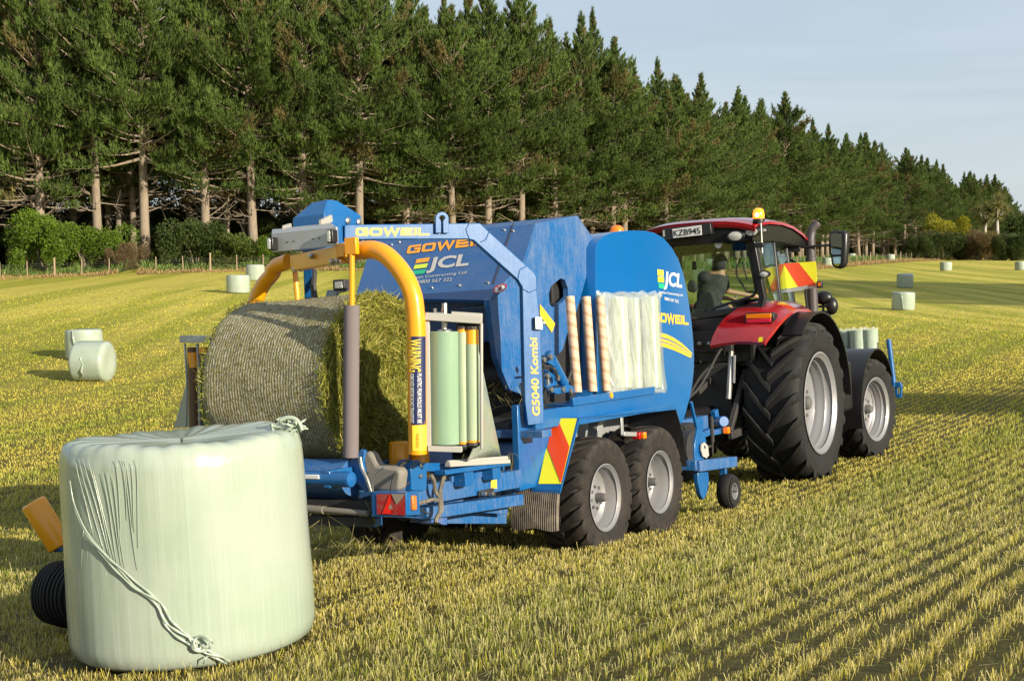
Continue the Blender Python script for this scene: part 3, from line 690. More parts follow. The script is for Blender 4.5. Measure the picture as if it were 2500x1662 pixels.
# ================================================================ LETTERING
def flat_text(s, bold=0.0, font_shear=0):
    c = bpy.data.curves.new('t', 'FONT'); c.body = s; c.size = 1; c.offset = bold; c.resolution_u = 3; c.space_character = 1.0
    o = bpy.data.objects.new('t', c); link(o); dg = bpy.context.evaluated_depsgraph_get(); me = bpy.data.meshes.new_from_object(o.evaluated_get(dg))
    v = np.array([x.co[:2] for x in me.vertices]); f = [tuple(p.vertices) for p in me.polygons]
    bpy.data.objects.remove(o); bpy.data.curves.remove(c); bpy.data.meshes.remove(me); return v, f
def stroke2(path, t):
    "2-D mitred strip; path in letter units, t line thickness"
    p = [np.array(a, float) for a in path]; n = len(p); closed = np.allclose(p[0], p[-1]); L = []; Rr = []
    m = n-1 if closed else n
    for i in range(m):
        a = p[(i-1) % m] if (closed or i > 0) else None; b = p[(i+1) % m] if (closed or i < n-1) else None
        d0 = unit(p[i]-a) if a is not None else unit(b-p[i]); d1 = unit(b-p[i]) if b is not None else d0
        nn = np.array([-(d0+d1)[1], (d0+d1)[0]]); nn = nn/np.linalg.norm(nn); k = 1/max(.45, nn@np.array([-d0[1], d0[0]]))
        L.append(p[i]+nn*t/2*k); Rr.append(p[i]-nn*t/2*k)
    v = L+Rr; f = [(i, (i+1) % m, m+(i+1) % m, m+i) for i in range(m if closed else n-1)]; return v, f
def wide_word(word):
    t = .255; h = t/2; W = 1.12; c = .20; V_, F_ = [], []; x = 0
    G = {'G': [[(W-h*.2,1-h),(c,1-h),(h,1-c),(h,c),(c,h),(W-h,h),(W-h,.52),(W*.52,.52)]],
         'O': [[(c,1-h),(h,1-c),(h,c),(c,h),(W-c,h),(W-h,c),(W-h,1-c),(W-c,1-h),(c,1-h)]],
         'W': [[(.10,1),(.38,.06),(.72,.92),(1.06,.06),(1.34,1)]],
         'E': [[(W*.95,1-h),(h,1-h),(h,h),(W*.95,h)],[(h,.5),(W*.9,.5)]], 'I': [[(h,1),(h,0)]], 'L': [[(h,1),(h,h),(W*.95,h)]]}
    wid = {'G':W, 'O':W, 'W':1.44, 'E':W*.95, 'I':t, 'L':W*.95}
    for ch in word:
        for pth in G[ch]:
            v, f = stroke2(pth, t); o = len(V_); V_ += [(a[0]+x, a[1]) for a in v]; F_ += [tuple(i+o for i in q) for q in f]
        x += wid[ch]+.12
    return np.array(V_), F_
def decal(parent, name, vf, P0, P1, P3, mat, lift=.004, eye=None, bbox=None):
    "maps the word's box on the parallelogram P0 (bottom left) P1 (bottom right) P3 (top left)"
    v, f = vf; P0, P1, P3 = [np.array(p, float) for p in (P0, P1, P3)]
    lo, hi = (v.min(0), v.max(0)) if bbox is None else (np.array(bbox[0]), np.array(bbox[1])); u = (v-lo)/(hi-lo)
    nrm = unit(np.cross(P1-P0, P3-P0)); q = P0+u[:, :1]*(P1-P0)+u[:, 1:]*(P3-P0)
    m = MB(); m.v = [tuple(a) for a in q+nrm*lift]+[tuple(a) for a in q-nrm*.001]; n = len(q); m.f = list(f)
    me = mesh_from(name, [tuple(a) for a in q+nrm*lift], f, OFF[parent.name]); me.materials.append(mat)
    o = link(bpy.data.objects.new(name, me)); o.parent = parent; OFF[o.name] = OFF[parent.name]; return o
RECT = (np.array([(0,0),(1,0),(1,1),(0,1)], float), [(0,1,2,3)])
def para(Fm, c, bl, br, tl, **k): return [Fm.at(c, *p, **k) for p in (bl, br, tl)]

M['hub'] = paint('hub_paint', (.10,.10,.105), .5, (.2,.16,.12), .45, coat=0)
# ================================================================ wheels
def wheel(parent_name, parent, frame, c, r, w, rr, lugs, lugh, slant, mt, rim_w, outward=1, yaw=0, disc=.10, lugw=.07, sub=True, ribs=False):
    "c hub centre, r tyre radius, w width, rr rim flange radius; outward +1 right, -1 left. Built at its own axle, then placed"
    rb = MB(); core = r-lugh; h = w/2
    prof = [(rr*.97,-h*.80),(rr*1.04,-h*.90),(rr+.30*(r-rr),-h*1.0),(rr+.68*(r-rr),-h*1.0),(core-.05,-h*.93),(core-.012,-h*.76),(core,-h*.45),(core+.004,0),(core,h*.45),(core-.012,h*.76),(core-.05,h*.93),(rr+.68*(r-rr),h*1.0),(rr+.30*(r-rr),h*1.0),(rr*1.04,h*.90),(rr*.97,h*.80)]
    rb.lathe((0,0,0), (1,0,0), prof, 64, caps=False)
    if ribs:
        for k in range(-4, 5): x = k*h*.21; rb.lathe((0,0,0), (1,0,0), [(core-.01,x-h*.07),(r-abs(k)*.004,x-h*.05),(r-abs(k)*.004,x+h*.05),(core-.01,x+h*.07)], 48, caps=False)
    for side in (-1, 1):
        for i in range(lugs):
            a0 = 2*math.pi*(i+(.5 if side > 0 else 0))/lugs; ring = []
            for j, (s, dr) in enumerate([(-.06, 0), (.30, 0), (.62, -.004), (.86, -.016), (.99, -.05), (1.03, -.16*(r-rr)/.35)]):
                x = side*s*h; ang = a0+-slant*max(0, 1-max(0, s))**1.15; ro = r+dr*(r/1.0); ri = core-.06 if s < .95 else ro-.05
                lw = lugw*(1.25 if s > .8 else 1)*.5; row = []
                for (da, rad) in ((-lw*1.3, ri), (-lw*.8, ro), (lw*.8, ro), (lw*1.3, ri)):
                    g = ang+da/r; row.append((x if s < 1 else side*h*(1.0+.03*(rad > ri)), rad*math.sin(g), rad*math.cos(g)))
                ring.append(row)
            n0 = len(rb.v); rb.grid(ring, True); rb.f.append((n0, n0+1, n0+2, n0+3)); m_ = len(rb.v); rb.f.append((m_-1, m_-2, m_-3, m_-4))
    o = outward; mb = MB()
    mb.lathe((0,0,0), (o,0,0), [(rr*1.0,-h*.82),(rr*.93,-h*.72),(rr*.86,-h*.3),(rr*.82,-h*.1),(rr*.82,h*.12),(rr*.865,h*.20),(rr*.865,h*.36),(rr*.90,h*.44),(rr*.90,h*.58),(rr*.945,h*.66),(rr*.955,h*.80),(rr*1.02,h*.90),(rr*1.045,h*.93),(rr*1.05,h*.96),(rr*1.02,h*.975),(rr*.985,h*.90),(rr*.94,h*.84)], 56, caps=False)
    dz = disc
    mb.lathe((0,0,0), (o,0,0), [(0.001,dz+.01),(rr*.16,dz+.01),(rr*.30,dz),(rr*.42,dz-.01),(rr*.60,dz-.035),(rr*.74,dz-.06),(rr*.86,dz-.03)], 48, caps=False)
    hub = MB(); hub.lathe((0,0,0), (o,0,0), [(rr*.15,dz),(rr*.145,dz+.07),(rr*.11,dz+.10),(.001,dz+.105)], 20, caps=False)
    for k in range(8):
        g = 2*math.pi*k/8; bs = .014+.012*(rr > .4); hub.lathe((0, rr*.34*math.sin(g), rr*.34*math.cos(g)), (o,0,0), [(bs,dz-.02),(bs,dz+.014),(.001,dz+.018)], 6)
    def mk(nm, b, mat, par):
        me = mesh_from(nm, b.v, b.f); fix_normals(me); finish(me, 40); me.materials.append(mat); q = link(bpy.data.objects.new(nm, me)); q.parent = par; OFF[q.name] = V(0,0,0); return q
    e = mk(parent_name, rb, mt, parent); off = OFF[parent.name]
    e.location = Vector(np.array(c)-off); e.rotation_euler = (rng.uniform(0, 6) if not yaw else 0, 0, yaw)
    rm = mk('rim', mb, M['rim'], e); hb = mk('hub', hub, M['hub'], e)
    return e

# ================================================================ THE BALER WRAPPER
c0 = gray(1482, 1215.5, 11.8)
B = Frame((0,0,0), 30.8, -1.5, 4); B.o = c0-B.R@np.array([1.28,0,.5])
bal = thing('baler_wrapper', 'blue round baler with wrapping table and yellow film arms towed behind the red tractor', 'baler', B, (0,0,0))
def PI_(nm, mb, mat, par=None, bevel=0): part_islands(nm, mb, M[mat], par or bal, bevel)
def P(nm, mb, mat, bevel=.004, **k): return part(nm, mb, M[mat] if isinstance(mat, str) else mat, bal, bevel, **k)
def PL(c, pts, **k): return [B.at(c, x, y, **k) for x, y in pts]
# wheels (tandem axle)
for sx in (1, -1):
    for y in (0, 1.147):
        w = wheel('wheel', bal, B, (sx*1.07, y, .505), .535, .42, .285, 22, .022, .30, M['tyre_dusty'], .3, sx, disc=.10 if y == 0 else .06, lugw=.10)
b = MB(); b.box((-.95,-.06,.44),(.95,.06,.56)); b.box((-.95,1.09,.44),(.95,1.21,.56)); PI_('axle', b, 'dark')
# chassis
b = MB()
for sx in (-1, 1): b.box((sx*.80-.07,-.9,.62),(sx*.80+.07,2.3,.92))
b.box((-.8,-.9,.62),(.8,-.78,.9)); b.box((-.8,2.2,.62),(.8,2.32,.9)); b.box((-.09,2.3,.66),(.09,5.2,.84)); b.box((-.5,2.3,.7),(.5,2.42,.84))
P('chassis', b, 'blue_dirty')
# side beam + fender over the wheels, right and left
for sx in (1, -1):
    b = MB(); b.box((min(sx*.98,sx*1.12),-.92,1.18),(max(sx*.98,sx*1.12),1.60,1.335)); P('side_beam', b, 'blue')
    b = MB(); x0, x1 = sx*.72, sx*1.285
    def slab(m, pts, x0, x1, th=.012):
        rows = [[(x0, y, z), (x1, y, z)] for y, z in pts]; low = [[(x0, y, z-th), (x1, y, z-th)] for y, z in pts]
        m.grid(rows); m.grid(low); m.add([rows[0][0], rows[0][1], low[0][1], low[0][0]], [(0,1,2,3)]); m.add([rows[-1][0], rows[-1][1], low[-1][1], low[-1][0]], [(0,1,2,3)])
        for q in (0, 1): m.grid([[r[q] for r in rows], [r[q] for r in low]])
    slab(b, [(-.45,1.235),(1.55,1.180)], x0, x1); b.box((min(x1-sx*.012,x1),-.45,1.185),(max(x1-sx*.012,x1),1.5,1.226)); P('fender', b, 'blue')
    b = MB(); slab(b, [(1.555,1.172),(1.69,.95),(1.76,.60)], x0, x1, .015); b.add([(x0,1.55,1.17),(x0,-.4,1.2),(x0,-.4,.9),(x0,1.75,.7)], [(0,1,2,3)]); P('fender_skirt', b, 'dark')
    # sloping rear panel that carries the warning board
    b = MB(); slab(b, [(-.845,.685),(-.455,1.238)], sx*.56, sx*1.03, .014)
    if sx > 0: P('rear_panel', b, 'blue_dirty')
    else: P('rear_panel', b, 'blue')
b = MB(); slab(b, [(-.875,.680),(-.475,1.250)], 1.025, 1.300, .03); bd = P('warning_board', b, 'blue', .006)
pn = unit(V(0, .57, -.40)); pn = unit(np.cross(V(1,0,0), V(0,.40,.57))); pp = V(1.2,-.475,1.252)+(-pn if pn[1] > 0 else pn)*.002
def WB(x, y): return B.plane('c7', x, y, pp, pn)
q = [WB(*p) for p in [(345,246),(553,246),(418,803),(224,803)]]
m = MB(); m.add(q, [(0,1,2,3)]); part('reflective_sheet', m, M['hiyellow'], bd)
w = pn if pn[1] < 0 else -pn
q = [WB(*p)+w*.004 for p in [(352,247),(388,247),(490,490),(418,802),(302,497)]]
m = MB(); m.add(q, [(0,1,2,3,4)]); part('red_stripe', m, M['hired'], bd)
# mudflap with vertical ribs
MX0 = float(B.at('c7',8,845,Y=-.86)[0]); b = MB(); n = 46; rows = []
for j in range(7):
    row = []
    for i in range(n+1):
        t = i/n; z = .685-.33*j/6; row.append((MX0+(1.28-MX0)*t, -.86-.05*math.sin(j/6*1.6)-.010*(i % 2)-.02*math.sin(t*3.1)*j/6, z-.012*math.sin(t*9)*j/6))
    rows.append(row)
b.grid(rows); b.grid([[(x, y+.02, z) for x, y, z in r] for r in rows]); t = NT('ribbed_rubber'); nn = t.noise(t.coord(), 8, 5, .7)
t.set(t.mix(t.ramp(nn, [(.35, 0), (.65, 1)]), (.06,.05,.042), (.20,.165,.13)), .85); P('mudflap', b, t.m, 0, sharp=15)
# tandem interior: plate and struts seen between the tyres
b = MB(); b.box((.70,-.2,.9),(.74,1.4,1.17)); b.beam((.9,.35,.6),(.9,.62,1.17),.10,.10); b.beam((.85,.1,.7),(.85,.1,1.17),.1,.04); P('axle_bracket', b, 'grey_metal')
# side marker lamp on its bracket between the tyres
b = MB(); b.beam((1.25,.42,1.18),(1.25,.42,1.02),.012,.05,(0,1,0)); b.beam((1.25,.42,1.03),(1.25,.70,1.0),.04,.04); bk = P('lamp_bracket', b, 'grey_metal')
b = MB(); b.box((1.215,.68,.955),(1.30,.76,1.02)); ml = P('marker_lamp', b, 'redlens', .01); b = MB(); b.box((1.301,.70,.957),(1.335,.76,1.018)); part('amber_lens', b, M['amber'], ml, .008)
# chamber body: dark drum and front body
b = MB(); b.box((-.72,-.25,1.0),(.70,2.35,2.25)); b.box((-.68,.3,2.2),(.66,2.1,2.72)); P('chamber', b, 'inner', .02)
b = MB(); b.box((-.80,1.0,2.35),(.80,2.05,2.86)); P('front_body', b, 'blue', .05)
# bale chamber rear: lower drum wall under the tailgate
b = MB(); b.box((-.68,-.62,1.92),(.70,-.40,2.40)); P('lower_gate', b, 'blue_gate', .02)
b = MB(); b.tube([(-.7,-.55,1.15),(.7,-.55,1.15)], .11, 18); b.tube([(-.7,-.28,1.62),(.7,-.28,1.62)], .11, 18); PI_('press_roller', b, 'dark')
# tailgate: sloping panel plus right side plate
gp0 = V(0,-.90,2.335); gn = unit(np.cross(V(1,0,0), V(0,.79,.625)))
if gn[1] > 0: gn = -gn
def GT(c, x, y, lift=0): return B.plane(c, x, y, gp0, gn)+gn*lift
tl, bl_, br_, tr_ = GT('c4',175,322), GT('c4',50,745), GT('c4',1035,762), GT('c4',1380,198)
b = MB(); b.plate([bl_, br_, GT('c4',1292,480), tr_, tl], -gn*.04); P('tailgate', b, 'blue_gate', .006)
tg = bpy.data.objects['tailgate']
sidep = PL('c4', [(1035,762),(1292,480),(1380,198),(1690,140),(1802,305)], X=.76)+PL('c5', [(592,372),(585,480),(545,640),(500,800),(430,960),(388,1110),(325,1172),(230,1150)], X=.76)+PL('c4', [(1290,1460),(1190,1420),(1125,1265),(1092,1180)], X=.76)
hole = PL('c5', [(372,562),(405,575),(428,640),(428,700),(385,745),(310,785),(288,760),(282,680),(300,620)], X=.76)
# side plate built with its inspection opening: outline and opening bridged
import bmesh
def plate_with_hole(outer, inner, vec):
    bm = bmesh.new(); vo = [bm.verts.new(p) for p in outer]; vi = [bm.verts.new(p) for p in inner]
    eo = [bm.edges.new((vo[i], vo[(i+1) % len(vo)])) for i in range(len(vo))]; ei = [bm.edges.new((vi[i], vi[(i+1) % len(vi)])) for i in range(len(vi))]
    bmesh.ops.triangle_fill(bm, edges=eo+ei, use_beauty=True); fs = list(bm.faces)
    r = bmesh.ops.extrude_face_region(bm, geom=fs); bmesh.ops.translate(bm, verts=[g for g in r['geom'] if isinstance(g, bmesh.types.BMVert)], vec=vec)
    bm.verts.index_update(); m = MB(); m.v = [tuple(v.co) for v in bm.verts]; m.f = [tuple(v.index for v in f.verts) for f in bm.faces]; bm.free(); return m
b = plate_with_hole(sidep, hole, Vector((-.05, 0, 0))); P('gate_side_plate', b, 'blue_dirty', 0)
# top strip of the gate, from the panel forward to the apex and down the front
ap = B.at('c4',1690,140,X=.76); b = MB(); tlx = V(tl[0],0,0)
A_ = V(-.72, ap[1], ap[2]); b.plate([tr_, ap, A_, V(-.72, tr_[1], tr_[2])], (0,0,-.03))
fr = B.at('c4',1802,305,X=.76); b.plate([ap+V(0,.002,0), fr, V(-.72,fr[1],fr[2]), A_+V(0,.002,0)], (0,-.03,0)); P('gate_top', b, 'blue_dirty', .004)
b = MB(); b.plate([p+V(-1.47,0,0) for p in sidep], (-.05,0,0)); P('gate_side_plate', b, 'blue_dirty', 0)
b = MB(); s0, s1 = GT('c4',1215,200,.004), GT('c4',1070,645,.004); b.beam(s0, s1, .008, .008); P('gate_seam', b, 'dark', 0)
b = MB()
for x, y in [(320,355),(378,337),(618,672),(820,655),(1030,635),(1150,247),(1215,255),(228,708)]:
    p = GT('c4', x, y); b.lathe(p, gn, [(.014,0),(.012,.012),(.001,.014)], 8)
PI_('bolt', b, 'steel')
# stickers and lettering on the tailgate
def gdec(nm, vf, c, bl, br, tl, mat): return decal(tg, nm, vf, GT(c,*bl), GT(c,*br), GT(c,*tl), M[mat], lift=.006)
gdec('lettering', wide_word('GOWEIL'), 'd8', (833,330), (2010,190), (878,160), 'decal_orange')
for col, (bl, br, tl) in {'decal_orange':((970,438),(1160,410),(990,378)),'decal_lime':((940,520),(1130,497),(965,460)),'decal_green':((912,603),(1102,583),(938,543))}.items(): gdec('logo_bar', RECT, 'd8', bl, br, tl, col)
gdec('lettering', flat_text('JCL', .035), 'd8', (1118,583), (1715,522), (1185,355), 'decal_grey')
gdec('lettering', flat_text('Jordaan Contracting Ltd', .004), 'd8', (795,690), (1705,595), (803,640), 'decal_grey')
gdec('lettering', flat_text('0800 567 322', .006), 'd8', (1003,730), (1495,690), (1015,680), 'decal_grey')
ctr = GT('c4',1119,680); ux = unit(GT('c4',1150,676)-ctr); uy = unit(np.cross(gn, ux)); 
def disk(c, r0, r1, mat, nm, lift):
    v = []; f = []; n = 28
    for k in range(n):
        for r in (r0, r1): v.append(c+gn*lift+(ux*math.cos(6.2832*k/n)+uy*math.sin(6.2832*k/n))*r)
    f = [(2*k, 2*k+1, (2*k+3) % (2*n), (2*k+2) % (2*n)) for k in range(n)]; m = MB(); m.add(v, f); return part(nm, m, M[mat], tg)
disk(ctr, .0005, .062, 'decal_white', 'sticker_disc', .004); disk(ctr, .050, .064, 'redlens', 'sticker_ring', .007)
m = MB(); a_, b_ = ctr+(ux*-.7+uy*.7)*.055+gn*.008, ctr+(ux*.7-uy*.7)*.055+gn*.008; m.beam(a_, b_, .008, .002, gn); part('sticker_slash', m, M['redlens'], tg)
m = MB(); m.beam(ctr+uy*-.034+gn*.007, ctr+uy*.018+gn*.007, .017, .002, gn); m.ball(ctr+uy*.029+gn*.006, .008, 8, 5); m.beam(ctr+uy*.005-ux*.02+gn*.007, ctr+uy*.005+ux*.02+gn*.007, .006, .002, gn); part('sticker_figure', m, M['black'], tg)
# yellow wedge marks on the side plate
m = MB(); m.add([B.at('c4',x,y,X=.768) for x, y in [(1412,790),(1524,935),(1500,1000),(1412,870)]], [(0,1,2,3)]); P('hazard_mark', m, 'decal_yellow', 0)
# latch cylinder group beside the post
b = MB(); pts = PL('c5', [(300,1180),(400,1370)], X=1.02); b.tube(pts, .045, 12); b.tube([pts[0], pts[0]+(pts[0]-pts[1])*.25], .03, 10); P('gate_cylinder', b, 'blue', 0)
b = MB(); pts = PL('c5', [(250,1130),(300,1160),(320,1210),(290,1240),(240,1210)], X=1.0); b.plate(pts, (.05,0,0)); pts = PL('c5', [(262,1400),(340,1400),(380,1370),(430,1395),(440,1440),(380,1435),(300,1450),(262,1430)], X=1.0); b.plate(pts, (.06,0,0)); pts = PL('c5', [(240,1260),(300,1300),(330,1380),(240,1400)], X=.97); b.plate(pts, (.03,0,0)); PI_('latch_plate', b, 'blue', bevel=.004)
b = MB()
for x, y in [(300,1415),(390,1412),(272,1310),(350,1325),(245,1185),(295,1165),(450,1425)]: p = B.at('c5', x, y, X=1.07); b.lathe(p, (1,0,0), [(.026,-.02),(.026,.012),(.001,.016)], 8)
b.tube(PL('c5', [(270,1310),(275,1380)], X=1.06), .016, 8); b.tube(PL('c5', [(320,1250),(350,1330)], X=1.08), .013, 8); PI_('latch_pin', b, 'steel')
b = MB(); b.tube(PL('c5', [(240,1240),(290,1235),(335,1270),(350,1320)], X=1.09), .011, 6); b.tube(PL('c5', [(415,1385),(455,1270),(440,1330),(460,1400)], X=.98), .012, 6); P('hydraulic_hose', b, 'rubber', 0)
b = MB(); b.tube([B.at('c4', 1110, 800, X=.72), B.at('c4', 545, 845, X=-.3)], .008, 6); P('net_rod', b, 'steel', 0)
# portal arch: two flat box-section arms, each lying in the upright plane from its post to the pivot
an = unit(V(.77,-.64,0)); ap0 = V(1.2,-1.0,0)
AP = lambda c, x, y: B.plane(c, x, y, ap0, an)
outl_ = [AP('c7',135,308)]+[AP('c4',*p) for p in [(1300,1500),(1288,1000),(1284,780),(1281,665),(1250,612),(925,322),(885,312),(200,314)]]+[AP('e4',1185,692),AP('e4',1185,450)]+[AP('c4',*p) for p in [(200,205),(972,195),(1036,258),(1372,560),(1387,596),(1390,700),(1412,900),(1440,1560)]]+[AP('c7',272,292)]
for sx in (1, -1):
    m = MB(); q = [V(sx*p[0], p[1], p[2]) for p in outl_]; nn_ = V(sx*an[0], an[1], 0); m.plate(q, nn_*-.075); ar = P('portal_arm', m, 'blue', .006)
    if sx > 0:
        out = an; bd_ = unit(AP('c4',200,260)-AP('c4',800,260)); up = unit(AP('c4',685,200)-AP('c4',685,300))
        c_ = AP('c4',684,222)+out*.004
        U = []; hw = np.linalg.norm(AP('c4',732,222)-AP('c4',684,222)); hh = np.linalg.norm(AP('c4',684,165)-AP('c4',684,222))
        for k in range(15): g = math.pi*k/14; U.append(c_+bd_*-hw*math.cos(g)+up*(hh+hw*math.sin(g)))
        inner = []
        for k in range(15): g = math.pi*k/14; inner.append(c_+bd_*-hw*.48*math.cos(g)+up*(hh+hw*.48*math.sin(g)))
        outl = [c_-bd_*hw-up*hh*.85]+U+[c_+bd_*hw-up*hh*.85, c_+bd_*hw*.15-up*hh*.85, c_+bd_*hw*.15+up*hh*.7]+inner[::-1][1:14]+[c_-bd_*hw*.15+up*hh*.7, c_-bd_*hw*.15-up*hh*.85]
        m = MB(); m.plate(outl, out*.028); P('lifting_eye', m, 'blue', .003)
        decal(ar, 'lettering', wide_word('GOWEIL'), AP('c4',53,300), AP('c4',596,298), AP('c4',57,220), M['decal_bright'], .003)
        decal(ar, 'lettering', flat_text('G5040 Kombi', .02), AP('c7',238,225), AP('c4',1390,1040), AP('c7',172,222), M['decal_yellow'], .003)
        m = MB(); q = [AP('c4',*p)+out*.003 for p in [(1365,888),(1412,888),(1418,978),(1368,975)]]; m.plate(q, out*.04); q = [AP('c4',1420,930)+out*.03, AP('c4',1440,932)+out*.03]; m.tube(q, .014, 8); PI_('latch_box', m, 'grey_metal')
        for pl_ in ([(888,203),(866,240),(880,285),(892,306)], [(1036,262),(1012,318),(972,335)], [(1310,512),(1262,540),(1250,600)], [(1288,680),(1330,706),(1386,682)]):
            m = MB(); m.tube([AP('c4',*p)+out*.001 for p in pl_], .0045, 6); part('weld_seam', m, M['blue_gate'], ar)
b = MB(); b.beam((-1.27,-1.0,1.16),(1.27,-1.0,1.16),.155,.06); P('portal_foot', b, 'blue_dirty')
# blue side knee under the right post down to the rear rail
b = MB(); b.plate([V(1.0,-1.10,1.40), V(1.0,-.88,1.40), V(1.0,-.50,1.18), V(1.0,-.86,.70), V(1.0,-1.12,.70)], (.06,0,0)); P('frame_knee', b, 'blue', .005)
b = MB(); b.tube(PL('c7', [(60,200),(85,330),(100,480),(80,640),(30,780)], Y=-.90), .010, 6); P('cable', b, 'rubber', 0)
# pivot housing above the table
bx = lambda x, y, z: V(x, y, z)
b = MB(); x0, x1, y0, y1 = -.13, .185, -2.40, -1.93
zs = [(2.60, 0, 0), (2.99, 0, 0)]
vs = [bx(x0,y0,2.71),bx(x1,y0,2.71),bx(x1,y1,2.71),bx(x0,y1,2.71),bx(x0,y0,2.965),bx(x1,y0,2.985),bx(x1,y1,2.985),bx(x0,y1,2.965),bx(x0+.12,y0+.10,3.085),bx(x1-.04,y0+.10,3.095),bx(x1-.04,y1-.25,3.095),bx(x0+.12,y1-.25,3.085)]
b.add(vs, [(0,1,2,3),(0,1,5,4),(1,2,6,5),(2,3,7,6),(3,0,4,7),(4,5,9,8),(5,6,10,9),(6,7,11,10),(7,4,8,11),(8,9,10,11)])
ph = P('pivot_housing', b, 'blue', .006)
b = MB()
for x, y in [(1225,390),(1400,410),(1240,750)]: p = B.at('e4', x, y, X=.187); b.lathe(p, (1,0,0), [(.030,-.005),(.030,.014),(.02,.022),(.001,.024)], 8)
PI_('bolt', b, 'steel', ph)
# rear lamp panel hung on white arms
LB = lambda x, y, Y=-2.90: B.at('e4', x, y, Y=Y)
b = MB(); q = [LB(18,598),LB(1050,480),LB(1062,782),LB(30,890)]; b.plate(q, (0,.02,0)); t_ = [LB(18,598),LB(1050,480),LB(970,418,-2.80),LB(28,522,-2.80)]; b.plate(t_, (0,0,-.008)); lp = P('lamp_panel', b, 'grey_metal', .003)
b = MB(); b.beam(LB(970,345,-2.62), LB(800,430,-2.82), .02, .05); b.beam(LB(320,470,-2.62), LB(215,505,-2.82), .02, .04); PI_('panel_arm', b, 'white_metal')
for x, y in ((990,635),(38,755)):
    b = MB(); c_ = LB(x, y, -2.93); b.box(c_-V(.027,.035,.048), c_+V(.027,.03,.048)); l_ = part('rear_lamp', b, M['black'], lp, .008)
    b = MB(); b.box(c_-V(.021,.039,.04), c_+V(.008,-.030,.04)); part('lamp_lens', b, M['lens'], l_, .004)
b = MB()
for x, y in [(780,665),(680,677),(375,714),(275,725),(118,742)]: b.lathe(LB(x, y, -2.901), (0,-1,0), [(.006,0),(.006,.004),(.001,.005)], 6)
PI_('screw', b, 'dark', lp)
# yellow wrapping rotor: hub, cross box and two bent arms
PV0 = V(0,-2.50,2.52); rd = unit(V(.95,-.31,0))
b = MB(); b.lathe(V(.03,-2.2,2.64), (0,0,1), [(.13,0),(.13,.06),(.10,.08)], 24); P('slew_ring', b, 'dark', 0)
YR = -2.72
def RT(c, x, y, Y): return B.at(c, x, y, Y=Y)
b = MB(); a1, a2 = RT('e4',1175,920,-2.88), RT('e4',420,1060,-2.25); b.beam(a1, a2, .11, .125); b.beam(RT('e4',1170,860,-2.85), RT('e4',1300,850,-2.9), .13, .10); ro = P('rotor_beam', b, 'yellow', .008)
b = MB()
for x, y in [(400,1165),(490,1150),(990,1040),(1085,1025),(660,950)]: p = RT('e4', x, y, -2.92+(.6 if x < 600 else .28 if x < 700 else 0)); b.lathe(p, (-.5,-.86,0), [(.022,-.01),(.022,.02),(.001,.026)], 8)
PI_('bolt', b, 'steel', ro)
pz = [RT('e4',1240,880,-2.87), RT('c2',1220,395,-2.89), RT('c2',1290,393,-2.9), RT('c2',1365,425,-2.92), RT('c2',1440,500,-2.94), RT('c2',1500,590,-2.95), RT('c2',1535,680,-2.95), RT('c2',1548,760,-2.95), RT('c2',1560,960,-2.95), RT('d7',273,1440,-2.95)]
def smooth(pts, k=5):
    pts = [np.array(p, float) for p in pts]; out = []
    for i in range(len(pts)-1):
        p0, p1, p2, p3 = pts[max(i-1, 0)], pts[i], pts[i+1], pts[min(i+2, len(pts)-1)]
        for j in range(k):
            t = j/k; out.append(.5*((2*p1)+(-p0+p2)*t+(2*p0-5*p1+4*p2-p3)*t*t+(-p0+3*p1-3*p2+p3)*t**3))
    return out+[pts[-1]]
b = MB(); b.tube(smooth(pz), .066, 20); b.lathe(pz[7]+V(0,0,0), unit(pz[8]-pz[7]), [(.070,0),(.070,.004)], 20); wa = P('wrap_arm', b, 'yellow', 0)
pl = [RT('e4',300,1030,-2.2), RT('e4',100,1110,-2.16), RT('c2',640,545,-2.12), RT('c2',585,610,-2.1), RT('c2',545,690,-2.1), RT('c2',515,800,-2.1), RT('c2',500,1000,-2.1), RT('c2',500,1400,-2.1)]
b = MB(); b.tube(smooth(pl), .063, 18); P('wrap_arm', b, 'yellow', 0)
# rotor safety bars: thin yellow rod with foam sleeve
b = MB(); r0 = RT('c2',1148,395,-3.0); r1 = RT('c2',1146,745,-3.0); r2 = RT('c3',492,520,-3.0)
b.tube([r0, r1+V(0,0,-.03)], .020, 12); b.box(r0-V(.05,.02,.03), r0+V(.05,.02,.09)); sb = P('safety_bar', b, 'yellow', .004)
b = MB(); b.tube([r1, r2], .056, 20); part('foam_sleeve', b, M['foam'], sb)
b = MB(); l0 = RT('e4',395,1200,-2.05); b.tube([l0, RT('e4',430,1568,-2.05), l0+V(0,0,-1.0)], .022, 10); P('safety_bar', b, 'yellow', 0)
# warning labels wrapped round the arm
def arm_label(top, bot, halfdeg, mat, nm, rad=.0685):
    a, c_ = np.array(top), np.array(bot); ax = unit(c_-a); eye = unit(B.L(CAM)-a); e = unit(eye-ax*np.dot(eye, ax)); s_ = np.cross(ax, e); rows = []
    for t in (0, 1):
        rows.append([a+(c_-a)*t+rad*(e*math.cos(g)+s_*math.sin(g)) for g in np.linspace(-R(halfdeg[0]), R(halfdeg[1]), 9)])
    m = MB(); m.grid(rows); return part(nm, m, M[mat], wa), (a, c_, ax, e, s_, rad)
def axp(y): t = (y-760)/(1); return RT('c2', 1549+(y-760)*.019, y, -2.95)
lab, g_ = arm_label(RT('c2',1562,942,-2.95), RT('d7',268,1155,-2.95), (62, 34), 'decal_navy', 'warning_label')
lab2, g2_ = arm_label(RT('d7',268,1162,-2.95), RT('d7',272,1400,-2.95), (62, 30), 'decal_bright', 'small_warning_label')
